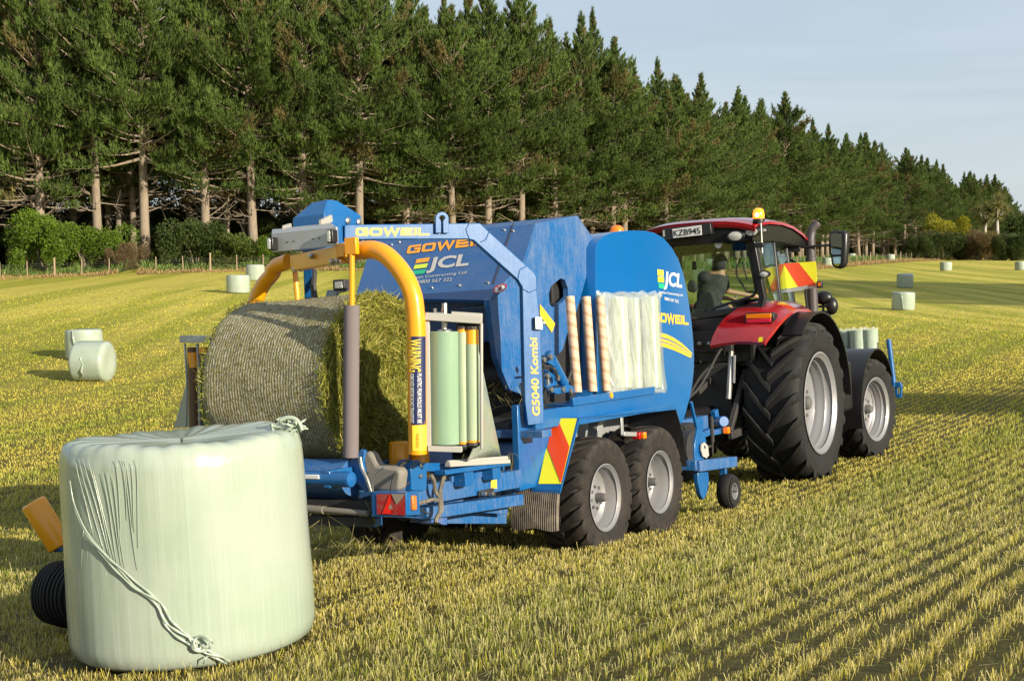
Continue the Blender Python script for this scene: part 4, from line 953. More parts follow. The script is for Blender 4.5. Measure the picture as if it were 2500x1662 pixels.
def on_arm(nm, txt, g, t0, t1, a0, a1, mat, bold):
    a, c_, ax, e, s_, rad = g; v, f = flat_text(txt, bold); lo, hi = v.min(0), v.max(0)
    bm = bmesh.new(); bv = [bm.verts.new((x, y, 0)) for x, y in v]
    for q in f:
        try: bm.faces.new([bv[i] for i in q])
        except ValueError: pass
    for k in range(1, 9): bmesh.ops.bisect_plane(bm, geom=list(bm.verts)+list(bm.edges)+list(bm.faces), plane_co=(0, lo[1]+(hi[1]-lo[1])*k/9, 0), plane_no=(0, 1, 0))
    bm.verts.index_update(); v = np.array([x.co[:2] for x in bm.verts]); f = [tuple(x.index for x in q.verts) for q in bm.faces]; bm.free(); u = (v-lo)/(hi-lo)
    tt = t0+(t1-t0)*u[:, 0]; gg = np.radians(a0+(a1-a0)*u[:, 1]); q = a+(c_-a)*tt[:, None]+(rad+.002)*(e*np.cos(gg)[:, None]+s_*np.sin(gg)[:, None])
    m = MB(); m.v = [tuple(x) for x in q]; m.f = f; me = mesh_from(nm, m.v, m.f, OFF[bal.name]); me.materials.append(M[mat]); o = link(bpy.data.objects.new(nm, me)); o.parent = wa
sg = np.sign((B.at('c2',1600,1000,Y=-2.95)-B.at('c2',1500,1000,Y=-2.95))@g_[4])
on_arm('lettering', 'WARNING', g_, .03, .40, -50*sg, 22*sg, 'decal_bright', .02); on_arm('lettering', 'PLASTIC FILM ROLLS MUST BE', g_, .42, .98, 2*sg, 26*sg, 'decal_white', .01); on_arm('lettering', 'REMOVED BEFORE ROAD TRANSPORT', g_, .42, .98, -42*sg, -18*sg, 'decal_white', .005)
on_arm('lettering', 'WARNING', g2_, .3, .9, -10*sg, 12*sg, 'redlens', .01)
# film dispenser carried by the right arm
DY = lambda x, y, Y=-2.86: B.at('d7', x, y, Y=Y)
def dispenser(ofs=None, side=1):
    pass
D = {}
fx = unit(B.R.T@np.array([.93,-.05,0])); 
def DP(x, y, dep=0.): # plane through the arm that faces the camera squarely
    n_ = unit(np.cross(fx, V(0,0,1))); return B.plane('d7', x, y, V(1.40,-2.90,1.6)+n_*0, n_)+ (n_*-dep)
nd = unit(np.cross(fx, V(0,0,1))); nd = nd if np.dot(nd, B.L(CAM)-V(1.4,-2.9,1.6)) > 0 else -nd
def DQ(x, y, d=0): return B.plane('d7', x, y, V(1.42,-2.88,1.6)-nd*d, nd)
b = MB(); b.beam(DQ(352,95), DQ(372,1415), .05, .05, nd); b.beam(DQ(350,125), DQ(890,160), .09, .055); b.beam(DQ(375,1385), DQ(700,1395), .09, .04); b.beam(DQ(600,130,.03), DQ(888,150,.03), .12, .075)
b.tube([DQ(883,190), DQ(885,1395)], .012, 8); b.beam(DQ(330,1000,.0), DQ(345,1000), .06, .12); df = P('film_dispenser', b, 'white_metal', .004)
b = MB(); b.tube([DQ(530,0,.06), DQ(530,250,.06)], .020, 10); b.lathe(DQ(530,250,.06), (0,0,-1), [(.035,0),(.055,.01),(.055,.02)], 14); b.box(DQ(560,140,.06)-V(.03,.03,.01), DQ(500,65,.06)+V(.03,.03,.01)); b.tube([DQ(440,100), DQ(438,50)], .012, 6); b.tube([DQ(440,100), DQ(520,105)], .014, 6); part('spring_spindle', b, M['steel'], df)
for x, yy, dia in ((698, (245,1345), .036), (792, (250,1330), .045)):
    b = MB(); p_, q_ = DQ(x, yy[0], .05), DQ(x+10, yy[1], .05); b.tube([p_, q_], dia, 16); rl = part('stretch_roller', b, M['yellow'], df)
    b = MB(); b.tube([p_+(q_-p_)*.03 if dia < .04 else p_+(q_-p_)*.13, q_-(q_-p_)*.02], dia+.0025, 16, caps=False); part('film_layer', b, M['film_pale'], rl)
    b = MB(); b.lathe(p_, (0,0,1), [(dia*1.25,0),(dia*1.25,.02),(.02,.05)], 10); b.lathe(q_, (0,0,-1), [(dia*1.2,0),(dia*1.2,.02),(.02,.04)], 10); part_islands('roller_bearing', b, M['dark'], rl)
    if dia > .04: film_edge = (p_, q_)
# film web running from the roller down to the clamp
b = MB(); fe0, fe1 = film_edge; cl0, cl1 = B.at('d7',735,1535,X=1.18), B.at('d7',1072,1465,X=1.18); rows = []
for i in range(13):
    t = i/12; a_ = fe0+(fe1-fe0)*(.16+.80*t)+V(.03,.03,0); e_ = cl1+(cl0-cl1)*(t**.6); rows.append([a_+(e_-a_)*s_+nd*(-.014*math.sin(s_*3.1)*math.sin(t*11)) for s_ in np.linspace(0, 1, 8)])
b.grid(rows); o = P('film_web', b, 'film', 0)
o.modifiers.new('thick', 'SOLIDIFY').thickness = .002
b = MB(); b.tube([B.at('d7',560,1525,X=1.20), B.at('d7',1125,1480,X=1.20)], .018, 10); b.beam(B.at('d7',560,1545,X=1.20), B.at('d7',1135,1512,X=1.20), .05, .03); P('film_clamp', b, 'white_metal', .003)
b = MB(); b.beam(V(1.16,-2.42,1.0), V(1.16,-1.5,.97), .10, .035); b.box((1.08,-1.72,.86),(1.18,-1.60,1.0)); b.box((1.08,-2.12,.86),(1.18,-2.0,1.0)); b.tube([V(1.17,-1.55,.92), V(1.17,-1.55,1.02)], .012, 8); P('clamp_bracket', b, 'blue')
# the roll of film in the dispenser: a thing of its own
rc0, rc1 = DQ(533,270,.08), DQ(537,1345,.08)
fr_ = thing('film_roll', 'large pale green roll of film mounted in the dispenser on the yellow arm', 'film roll', B, rc1)
b = MB(); b.tube([rc1, rc0], .116, 40); part('roll', b, M['film_roll'], fr_, .004); b = MB(); b.tube([rc0-V(0,0,.002), rc0+V(0,0,.01)], .05, 20); b.tube([rc1-V(0,0,.008), rc1+V(0,0,.01)], .05, 20); part('core', b, M['card'], fr_)
# left dispenser, in shade behind the bale
LP0 = V(-1.62,-2.05,0); 
def LQ(x, y, Y=-2.05): return B.at('e7', x, y, Y=Y)
b = MB(); b.beam(LQ(105,700), LQ(390,700), .10, .055*1.1); b.tube([LQ(117,740), LQ(135,1080), LQ(130,1500)], .011, 6); b.tube([LQ(230,740), LQ(245,1080), LQ(250,1500)], .015, 6); b.box(LQ(430,615)-V(.02,.02,.02), LQ(460,590)+V(.02,.02,.02)); d2 = P('film_dispenser', b, 'grey_metal', .003)
b = MB(); b.tube([LQ(190,775), LQ(212,1560)], .050, 14); part('stretch_roller', b, plain('brown_roller', (.12,.06,.025), .4), d2); b = MB(); b.tube([LQ(196,820), LQ(203,960)], .052, 14, caps=False); b.tube([LQ(290,775), LQ(292,830)], .045, 12); part('roller_band', b, M['yellow'], d2)
b = MB(); q = [LQ(160,990), LQ(190,1500), LQ(15,1510)]; q = q+[p+V(0,.01,0) for p in q]; b.add(q, [(0,1,2),(3,5,4)]); P('film_web', b, 'film', 0)
l0, l1 = LQ(330,1500,-1.9), LQ(330,790,-1.9); f2 = thing('film_roll', 'grey green roll of film behind the left end of the netted bale', 'film roll', B, l0); b = MB(); b.tube([l0, l1], .10, 28); part('roll', b, M['film_roll'], f2)
# wrapping table
b = MB()
for z, y in ((1.0,-2.95),(1.0,-1.85)): b.tube([V(-.74,y,z+.02), V(.76,y,z+.02)], .13, 24)
PI_('table_roller', b, 'blue_dirty')
b = MB(); b.tube([V(-.8,-3.21,1.04), V(.95,-3.21,1.04)], .055, 18); b.lathe(V(.93,-3.21,1.04), (1,0,0), [(.056,0),(.052,.03),(.001,.045)], 18); tb_ = P('table_tube', b, 'blue', 0); b = MB(); b.box((.42,-3.272,1.045),(.72,-3.262,1.075)); part('reflector', b, M['decal_white'], tb_, .004)
b = MB(); q = PL('c3', [(440,610),(520,510),(570,458),(600,470),(585,560),(600,650),(640,780),(600,790),(520,700),(500,660)], Y=-2.98); b.plate(q, (0,.03,0)); b.box((.74,-3.25,.98),(.80,-1.7,1.10)); P('table_end_plate', b, 'blue', .006)
# grey belt guard
M['guard'] = paint('guard_plastic', (.20,.185,.16), .5, (.2,.17,.12), .6, coat=0)
b = MB(); prof = PL('c3', [(575,500),(620,470),(650,500),(690,580),(850,600),(880,640),(860,780),(640,790),(600,680)], Y=-2.96); b.plate(prof, (0,.10,0)); P('belt_guard', b, 'guard', .03)
b = MB(); b.tube(smooth([RT('c3',562,520,-3.0),RT('c3',575,600,-3.0),RT('c3',615,690,-3.0),RT('c3',650,790,-3.0)]), .014, 8); b.tube(smooth([RT('c3',745,600,-3.0),RT('c3',680,650,-3.0),RT('c3',662,720,-3.0),RT('c3',665,785,-3.0)]), .006, 6); PI_('guard_edge', b, 'steel')
b = MB(); b.tube([V(-.75,-2.4,.92), V(.92,-2.4,.92)], .13, 20); b.box((-.75,-2.75,.80),(.85,-2.05,.90)); P('table_frame', b, 'blue_dirty', .01)
# yellow bale guide rollers at the table end
for pts in ([(855,600),(858,400)], [(1020,560),(1020,470)]):
    b = MB(); p_, q_ = [B.at('c3', x, y, X=.86 if pts[0][0] < 900 else .92) for x, y in pts]; b.tube([p_-V(0,0,.12), q_-V(0,0,.01), q_], [.074,.074,.066], 24); P('guide_roller', b, 'yellow', .006)
# rear frame: rails, folding arm, lamp box
b = MB(); b.beam(V(1.02,-3.02,.86), V(1.02,-1.10,.80), .10, .145); b.beam(V(1.0,-2.45,.70), V(1.0,-1.05,.62), .10, .09); rr_ = P('rear_rail', b, 'blue_dirty', .005)
b = MB(); b.plate(PL('c3', [(1075,872),(1690,815),(1700,960),(1240,930),(1230,1035),(1130,1030),(1080,930)], X=.92), (-.03,0,0)); b.plate(PL('c3', [(1236,935),(1690,958),(1690,1032),(1236,1030)], X=.80), (-.1,0,0)); b.box((-.9,-2.9,.66),(.9,-2.8,.72)); P('lower_frame', b, 'blue_dirty', .004)
b = MB(); b.box((-.85,-3.0,.78),(1.0,-2.9,.86)); b.box((-.85,-3.05,.69),(.95,-2.95,.75)); PI_('cross_rail', b, 'dark')
b = MB(); b.tube([V(-.6,-3.12,.86), V(1.0,-3.10,.79)], .022, 12); b.tube([V(-.6,-3.12,.86), V(.62,-3.11,.805)], .028, 12); P('hydraulic_ram', b, 'guard', 0)
ax_ = lambda pts, X=1.12: PL('e8', pts, X=X)
b = MB(); b.plate(ax_([(770,640),(760,520),(800,450),(870,440),(920,480),(1250,478),(1265,500),(1250,560),(1220,600),(980,588),(975,830),(880,850),(770,830)]), (-.06,0,0)); P('folding_arm', b, 'blue', .005)
b = MB(); b.plate(ax_([(600,830),(500,700),(590,560),(700,440),(760,430),(700,560),(690,700),(690,830)], 1.0), (-.05,0,0)); b.plate(ax_([(1300,560),(1790,510),(1790,650),(1300,735)], 1.08), (-.02,0,0)); PI_('arm_guard', b, 'blue_dirty')
b = MB(); b.plate(ax_([(1660,850),(1850,805),(1860,900),(1660,915)], 1.09), (-.01,0,0)); P('bolt_plate', b, 'dark', 0)
m = MB(); m.add(ax_([(1815,665),(1890,660),(1895,812),(1815,812)], 1.0745), [(0,1,2,3)]); P('safety_sticker', m, 'decal_bright', 0)
b = MB()
for x, y in [(890,510),(890,655),(1740,885),(1835,885),(1830,525),(1430,560),(1250,590)]: b.lathe(B.at('e8', x, y, X=1.125), (1,0,0), [(.017,-.03),(.017,.01),(.001,.014)], 8)
for p_, q_ in (((1425,540),(1425,720)),((1830,500),(1832,620)),((1260,560),(1230,620))): b.tube(ax_([p_, q_], 1.14), .008, 6)
PI_('bolt', b, 'steel')
for pts, r_ in (([(740,450),(640,510),(560,640),(520,760),(515,850)], .011), ([(1030,640),(1070,720),(1090,850),(1140,960),(1150,1080),(1130,1190)], .016), ([(1200,640),(1170,760),(1150,860),(1160,980),(1165,1100),(1110,1190),(1090,1260)], .017), ([(860,1010),(960,985),(1050,960),(1120,970)], .014), ([(895,1085),(960,1130),(1020,1145)], .006), ([(620,830),(680,780),(740,740)], .009)):
    b = MB(); b.tube(smooth(ax_(pts, 1.15)), r_, 7); P('hydraulic_hose', b, 'rubber' if r_ < .012 else paint('hose_dusty', (.09,.08,.07), .9, (.30,.26,.2), .7, coat=0), 0)
# rear lamp box with red lens and bright triangle
lx = lambda x, y, Y=-3.16: B.at('e8', x, y, Y=Y)
b = MB(); q = [lx(262,868), lx(700,868), lx(705,1168), lx(262,1165)]; b.plate(q, (0,.05,0)); b.plate([lx(228,858), lx(705,872), lx(860,842,-2.90), lx(420,822,-2.90)], (0,0,-.008)); b.plate([lx(238,1162), lx(705,1175), lx(900,1190,-2.9), lx(400,1175,-2.9)], (0,0,-.008)); b.plate([lx(700,868), lx(700,1168), lx(895,1160,-2.90), lx(865,850,-2.90)], V(-.01,0,0)); lb = P('lamp_box', b, 'blue', .003)
b = MB(); b.add([lx(318,885,-3.166), lx(690,882,-3.166), lx(698,1168,-3.166), lx(322,1150,-3.166)], [(0,1,2,3)]); rl_ = paint('dusty_red_lens', (.38,.012,.015), .6, (.25,.16,.13), .4, streak=False); part('rear_lens', b, rl_, lb)
b = MB(); Y_ = -3.170; b.add([lx(*p, Y_) for p in [(487,898),(505,900),(505,1000),(470,1085),(505,1085),(508,1140),(392,1142)]], [(0,1,2,3,4,5,6)]); part('bright_triangle', b, plain('bright_red_reflector', (.95,.02,.01), .3, 0, 0, emit=0), lb)
b = MB(); b.add([lx(*p, Y_) for p in [(510,885),(690,885),(640,960),(580,1025)]], [(0,1,2,3)]); b.add([lx(*p, Y_) for p in [(500,1015),(537,1083),(466,1083)]], [(0,1,2)]); part('lamp_window', b, plain('dusty_lens', (.33,.27,.22), .5), lb)
b = MB(); q = [B.at('e8', x, y, X=1.36) for x, y in [(790,905),(850,903),(855,1100),(795,1102)]]; b.plate(q, (-.03,0,0)); part('amber_reflector', b, paint('dusty_amber', (.55,.15,.02), .5, (.3,.2,.12), .4), lb, .01)
b = MB(); b.plate(PL('e8', [(1040,1140),(1240,1020),(1245,1290),(1190,1290),(1110,1250),(1040,1270)], X=1.0), (-.2,0,0)); P('rear_foot', b, paint('muddy_blue', (.012,.09,.34), .95, (.30,.26,.22), .6), .004)
# hay trash hanging under the lamp box
# left side rear wheels of the bale tipper at the very back
b = MB(); b.beam((-.15,-4.60,.47),(-.75,-3.1,.62),.09,.1); b.box((-.30,-4.70,.42),(-.1,-4.6,.52)); P('tipper_frame', b, 'blue', .004)
b = MB(); p_ = B.at('e1',330,770,Y=-4.65); b.box(p_-V(.03,.05,.05), p_+V(.07,.05,.03)); P('tipper_bracket', b, 'blue', .01)
b = MB(); a_, c_ = B.at('e1',190,530,Y=-4.75), B.at('e1',350,790,Y=-4.65); b.tube([c_, a_+(c_-a_)*.04, a_], [.082,.082,.074], 26); P('tipper_guide_roller', b, 'yellow', .01)
wheel('tipper_wheel', bal, B, tuple(B.at('e1',405,1063,Y=-4.72)), .215, .30, .11, 0, .02, 0, M['tyre'], .2, -1, ribs=True, yaw=.0001)
# storage tray
b = MB(); b.box((.86,-.30,1.34),(1.115,1.37,1.352)); b.box((1.115,-.30,1.335),(1.15,1.38,1.405)); b.box((.80,1.35,1.352),(1.11,1.37,1.39)); st_ = P('roll_tray', b, 'blue', .003)
b = MB(); b.lathe(B.at('c5',760,1458,X=1.152), (1,0,0), [(.028,-.002),(.026,.008),(.001,.01)], 16); part('amber_reflector', b, M['decal_orange'], st_)
# front side cover with soft edges and lettering
out = [(640,1400),(640,330),(660,280),(705,238),(780,208),(860,199),(950,197),(1020,200),(1090,215),(1160,255),(1225,330),(1275,420),(1312,530),(1338,650),(1358,780),(1375,900),(1389,1050),(1394,1180),(1391,1280),(1380,1380),(1358,1500)]
out = PL('c5', out, X=.86)+PL('c7', [(1510,80),(1478,200),(1440,318),(1405,230),(1385,180),(900,170),(560,190)], X=.86)
for sx in (1, -1):
    b = MB(); qq = [V(sx*p[0], p[1], p[2]) for p in out]; b.plate(qq, (-sx*.26,0,0)); cv = P('front_cover', b, 'blue_clean', 0)
    bm_ = cv.modifiers.new('bevel', 'BEVEL'); bm_.width = .085; bm_.segments = 6; bm_.limit_method = 'ANGLE'; bm_.angle_limit = R(60); cv.data.shade_smooth(); 
    at_ = cv.data.attributes.get('sharp_edge')
    if at_: cv.data.attributes.remove(at_)
    if sx > 0: cover = cv
CX = .861
def cd(nm, vf, bl, br, tl, mat): return decal(cover, nm, vf, *para(B, 'c5', bl, br, tl, X=CX), M[mat], lift=.0025)
cd('logo_bar', RECT, (1114,540), (1160,546), (1112,494), 'decal_bright'); cd('logo_bar', RECT, (1116,590), (1163,596), (1115,548), 'decal_lime'); cd('logo_bar', RECT, (1122,637), (1168,643), (1120,600), 'decal_green')
cd('lettering', flat_text('JCL', .03), (1158,648), (1297,668), (1168,506), 'decal_white')
cd('lettering', flat_text('Jordaan Contracting Ltd', .004), (1122,680), (1304,706), (1122,655), 'decal_white'); cd('lettering', flat_text('0800 567 322', .006), (1166,728), (1274,752), (1166,704), 'decal_white')
cd('lettering', wide_word('GOWEIL'), (1085,908), (1350,935), (1083,806), 'decal_yellow')
for (y0, y1) in ((0, .30), (.42, .62), (.70, 1.)):
    top = [(1120,975),(1180,990),(1240,1018),(1300,1060),(1345,1100),(1378,1135)]; bot = [(1120,1078),(1180,1092),(1240,1112),(1300,1138),(1340,1158),(1371,1170)]
    v = []; 
    for (a_, c_) in zip(top, bot): v += [B.at('c5', a_[0]+(c_[0]-a_[0])*y0, a_[1]+(c_[1]-a_[1])*y0, X=CX+.003), B.at('c5', a_[0]+(c_[0]-a_[0])*y1, a_[1]+(c_[1]-a_[1])*y1, X=CX+.003)]
    m = MB(); m.add(v, [(2*i, 2*i+1, 2*i+3, 2*i+2) for i in range(5)]); part('swoosh_stripe', m, M['decal_yellow'], cover)
# beacon and work lamp on the left side of the machine
def beacon(nm, par, Fm, c_, r, h, mat, frame_off=None):
    b = MB(); b.lathe(c_, (0,0,1), [(r*1.05,0),(r*1.05,h*.22),(r*.9,h*.24)], 18); q = part(nm, b, M['black'], par); b = MB(); b.lathe(c_+V(0,0,h*.2), (0,0,1), [(r,0),(r,h*.45),(r*.86,h*.68),(r*.5,h*.8),(.001,h*.83)], 20); part('lamp_dome', b, mat, q); return q
t = NT('lit_amber_dome'); t.set((.85,.16,.006), .15); t.b.inputs['Emission Color'].default_value = (1,.20,.005,1); t.b.inputs['Emission Strength'].default_value = .22; M['amber_lit'] = t.m
bc = B.at('c5',805,225,Y=2.3); b = MB(); beacon('beacon_lamp', bal, B, bc-V(0,0,.10), .075, .19, M['amber_lit'])
b = MB(); b.box((bc[0]-.05, 1.9, 2.75), (bc[0]+.05, 2.4, bc[2]-.10)); P('beacon_stand', b, 'dark', .004)
wl_ = B.at('e4',1150,1400,Y=-.95); b = MB(); b.box(wl_-V(.08,.04,.055), wl_+V(.05,.05,.045)); wk = P('work_lamp', b, 'dark', .01); b = MB(); b.box(wl_-V(.055,.046,.035), wl_+V(.03,-.039,.025)); part('lamp_lens', b, M['lens'], wk, .005)
q0 = [B.at('e4', x, y, Y=-.95) for x, y in [(905,1490),(1225,1475),(1225,1500),(1060,1545),(1020,1640),(860,1640)]]; b = MB(); b.plate(q0, (0,.04,0)); P('lamp_arm', b, 'grey_metal', .004)
b = MB(); b.tube(smooth([B.at('e4', x, y, Y=-1.15) for x, y in [(700,1160),(690,1300),(685,1420),(700,1560),(720,1640)]]), .028, 8); P('hydraulic_hose', b, 'rubber', 0)
b = MB(); b.box((-1.2,-1.0,2.17),(-.1,-.9,2.24)); P('cross_member', b, 'blue', .004)
# pickup end: guide plate, disc, jockey wheel
b = MB(); b.box((-1.05,2.15,.35),(1.0,2.7,.95)); P('pickup', b, 'inner', .03)
b = MB(); b.tube([V(1.0,2.25,.72), V(1.15,2.25,.72)], .18, 20); P('pickup_drum', b, 'dark', 0)
b = MB(); b.beam(B.at('e5',600,1035,X=1.22), B.at('e5',1000,985,X=1.22), .10, .11); b.beam(V(1.0,2.1,.56), V(1.24,2.12,.56), .1, .1); P('pickup_beam', b, 'blue_dirty', .006)
b = MB(); b.plate(PL('e5', [(600,620),(640,640),(690,760),(660,980),(565,975),(565,800)], X=1.14), (.03,0,0)); b.plate(PL('e5', [(580,1090),(690,1095),(700,1200),(670,1340),(640,1390),(610,1340),(580,1200)], X=1.13), (.05,0,0)); b.beam(B.at('e5',610,620,X=1.15), B.at('e5',552,350,X=1.15), .03, .03); PI_('pickup_plate', b, 'blue', bevel=.006)
b = plate_with_hole(PL('e5', [(665,800),(700,780),(735,820),(745,920),(720,950),(680,930),(662,870)], X=1.20), PL('e5', [(690,820),(708,815),(712,845),(695,850)], X=1.20), Vector((-.012,0,0))); P('hole_plate', b, 'white_metal', 0)
b = MB(); b.tube(PL('e5', [(768,510),(775,620),(782,780)], X=1.18), .022, 8); b.tube(PL('e5', [(782,780),(784,900)], X=1.18), .010, 6); P('lift_chain', b, 'rubber', 0)
b = MB(); b.beam(B.at('e5',800,440,X=.9), B.at('e5',820,590,X=.9), .06, .10, (0,1,0)); b.tube([B.at('e5',820,560,X=.9), B.at('e5',905,560,X=1.05)], .06, 14); b.beam(B.at('e5',650,710,X=.95), B.at('e5',760,660,X=.95), .06, .07); b.beam(B.at('e5',760,680,X=.95), B.at('e5',900,650,X=.95), .08, .06); P('hitch_arm', b, 'blue', .006)
b = MB(); c_ = B.at('e5',932,653,X=1.05); b.box(c_-V(.03,.03,.035), c_+V(.03,.03,.035)); P('marker_lamp', b, 'amber_lit', .006)
wheel('jockey_wheel', bal, B, (1.23,2.95,.19), .195, .15, .085, 0, .01, 0, M['tyre'], .1, 1, disc=.0, yaw=-.0001)
b = MB(); b.beam(V(1.18,2.95,.25), V(1.18,2.95,.44), .07, .05, (0,1,0)); P('jockey_fork', b, 'blue', .004)
# hanging wisps of hay on the frame
def wisps(nm, par, spots, n, L, frame=B):
    v = []; t = []; rs = np.random.default_rng(len(spots)); vs = []; qs = []; ts = []; o = 0
    for (x, y, z, sx_, sy_, sz_) in spots:
        k = n; p = np.stack([rs.normal(x, sx_, k), rs.normal(y, sy_, k), rs.normal(z, sz_, k)], 1); d = rs.normal(0, 1, (k, 3)); d[:, 2] = -np.abs(d[:, 2])*.9-.2; d /= np.linalg.norm(d, axis=1, keepdims=True)
        s = np.cross(d, rs.normal(0, 1, (k, 3))); s /= np.linalg.norm(s, axis=1, keepdims=True); s *= .0022; e = p+d*(L*rs.uniform(.3, 1.2, k))[:, None]
        q = np.stack([p-s, p+s, e+s*.5, e-s*.5], 1).reshape(-1, 3); vs.append(q); qs.append(np.arange(k*4).reshape(k, 4)+o); o += k*4
        c = np.where(rs.random(k)[:, None] < .5, V(.30,.28,.08)[None], V(.20,.17,.08)[None])*rs.uniform(.6, 1.2, k)[:, None]; ts.append(np.repeat(c, 4, 0))
    me = fast_mesh(nm, np.concatenate(vs)-OFF[par.name], np.concatenate(qs), tint=np.concatenate(ts), mat=M['hay']); q = link(bpy.data.objects.new(nm, me)); q.parent = par; OFF[q.name] = OFF[par.name]; q['kind'] = 'stuff'; return q
wisps('hay_wisps', bal, [(.95,-3.05,.60,.14,.05,.02),(.5,-3.0,.8,.3,.05,.05),(-.2,-3.0,.75,.3,.05,.05),(.7,-1.3,.95,.1,.1,.05),(1.0,-1.2,1.0,.08,.1,.02),(.6,-.6,1.55,.15,.05,.05)], 45, .28)

# ================================================================ THE NETTED BALE ON THE TABLE
bcn = V(0,-2.36,1.68); RB = .655; HB = .60
hb = thing('silage_bale', 'unwrapped round bale of cut grass in net on the wrapping table', 'round bale', B, bcn-V(0,0,RB))
b = MB(); n = 72; rows = []; rs = np.random.default_rng(9)
for i in range(31):
    x = -HB+2*HB*i/30; e = (HB-abs(x)); rr = RB*(1-.03*max(0, 1-e/.06)**2); row = []
    for k in range(n): g = 2*math.pi*k/n; q = rr+.006*math.sin(5*g+x*3)+.004*math.sin(11*g+x*7)+rs.normal(0, .0022); row.append((x, bcn[1]+q*math.sin(g), bcn[2]+q*math.cos(g)))
    rows.append(row)
b.grid(rows, True); ne = part('net_cover', b, M['net'], hb, sharp=180)
b = MB(); b.lathe(V(-HB*.995,bcn[1],bcn[2]), (1,0,0), [(.001,-.02),(RB*.5,-.03),(RB*.97,0),(RB*.97,1.99*HB),(RB*.5,2*HB+.02),(.001,2*HB+.03)], 40); hm = NT('hay_core'); nn = hm.noise(hm.coord(), 22, 6, .8); hm.set(hm.mix(nn, (.05,.055,.012), (.20,.20,.035)), .9); part('grass_core', b, hm.m, hb)
def hay_face(x, sgn, n, seed):
    rs = np.random.default_rng(seed); r = RB*np.sqrt(rs.uniform(.0, 1.0, n)); g = rs.uniform(0, 6.283, n); rr = r*1.0
    c = np.stack([x+sgn*(.02+.028*rs.random(n)+.03*(r/RB > .9)*rs.random(n)-.03*(r/RB)**2), bcn[1]+rr*np.sin(g), bcn[2]+rr*np.cos(g)], 1)
    tang = np.stack([np.zeros(n), np.cos(g), -np.sin(g)], 1); d = tang*rs.choice([-1, 1], n)[:, None]+rs.normal(0, .45, (n, 3)); d[:, 0] = sgn*np.abs(rs.normal(0, .25, n)); d /= np.linalg.norm(d, axis=1, keepdims=True)
    s = np.cross(d, rs.normal(0, 1, (n, 3))+V(0,.3,1)); s /= np.linalg.norm(s, axis=1, keepdims=True); w_ = rs.uniform(.0016, .0042, n)[:, None]; L = rs.uniform(.03, .13, n)[:, None]; e = c+d*L
    v = np.stack([c-s*w_, c+s*w_, e+s*w_*.4, e-s*w_*.4], 1).reshape(-1, 3); m = rs.random(n)[:, None]
    t = np.where(m < .55, V(.23,.24,.03)[None], np.where(m < .85, V(.42,.37,.09)[None], V(.10,.10,.025)[None]))*rs.uniform(.55, 1.25, n)[:, None]; return v, t
v1, t1 = hay_face(HB, 1, 16000, 1); v2, t2 = hay_face(-HB, -1, 2500, 2)
# shoulder fringe where loose grass sticks out past the net
n = 6000; g = rs.uniform(0, 6.283, n); sd = np.where(rs.random(n) < .80, 1, -1); xx = sd*(HB-rs.exponential(.028, n)+.008); r = RB+rs.normal(.004, .008, n); c = np.stack([xx, bcn[1]+r*np.sin(g), bcn[2]+r*np.cos(g)], 1)
d = np.stack([sd*rs.uniform(.1, 1, n), np.sin(g)*.25, np.cos(g)*.25], 1)+rs.normal(0, .55, (n, 3)); d /= np.linalg.norm(d, axis=1, keepdims=True); s_ = np.cross(d, rs.normal(0, 1, (n, 3))); s_ /= np.linalg.norm(s_, axis=1, keepdims=True); e = c+d*rs.uniform(.012, .05, n)[:, None]; w_ = .0026
v3 = np.stack([c-s_*w_, c+s_*w_, e+s_*w_*.4, e-s_*w_*.4], 1).reshape(-1, 3); t3 = np.where(rs.random(n)[:, None] < .5, V(.42,.40,.08)[None], V(.25,.28,.03)[None])*rs.uniform(.6, 1.2, n)[:, None]
# stray blades over the net itself
n = 3200; g = rs.uniform(0, 6.283, n); xx = rs.uniform(-HB, HB, n); c = np.stack([xx, bcn[1]+(RB+.006)*np.sin(g), bcn[2]+(RB+.006)*np.cos(g)], 1); tg_ = np.stack([np.zeros(n), np.cos(g), -np.sin(g)], 1); d = tg_*rs.normal(0, 1, n)[:, None]+V(1,0,0)*rs.normal(0, .8, n)[:, None]; d /= np.linalg.norm(d, axis=1, keepdims=True); nr_ = np.stack([np.zeros(n), np.sin(g), np.cos(g)], 1); s_ = np.cross(d, nr_)*.0022; e = c+d*rs.uniform(.015, .06, n)[:, None]+nr_*.004
v4 = np.stack([c-s_, c+s_, e+s_*.5, e-s_*.5], 1).reshape(-1, 3); t4 = np.where(rs.random(n)[:, None] < .5, V(.28,.24,.07)[None], V(.10,.13,.03)[None])
v = np.concatenate([v1, v2, v3, v4])-OFF[hb.name]; t_ = np.concatenate([np.repeat(t1, 4, 0), np.repeat(t2, 4, 0), np.repeat(t3, 4, 0), np.repeat(t4, 4, 0)])
me = fast_mesh('loose_grass', v, np.arange(len(v)).reshape(-1, 4), tint=t_, mat=M['hay']); o = link(bpy.data.objects.new('loose_grass', me)); o.parent = hb; o['kind'] = 'stuff'

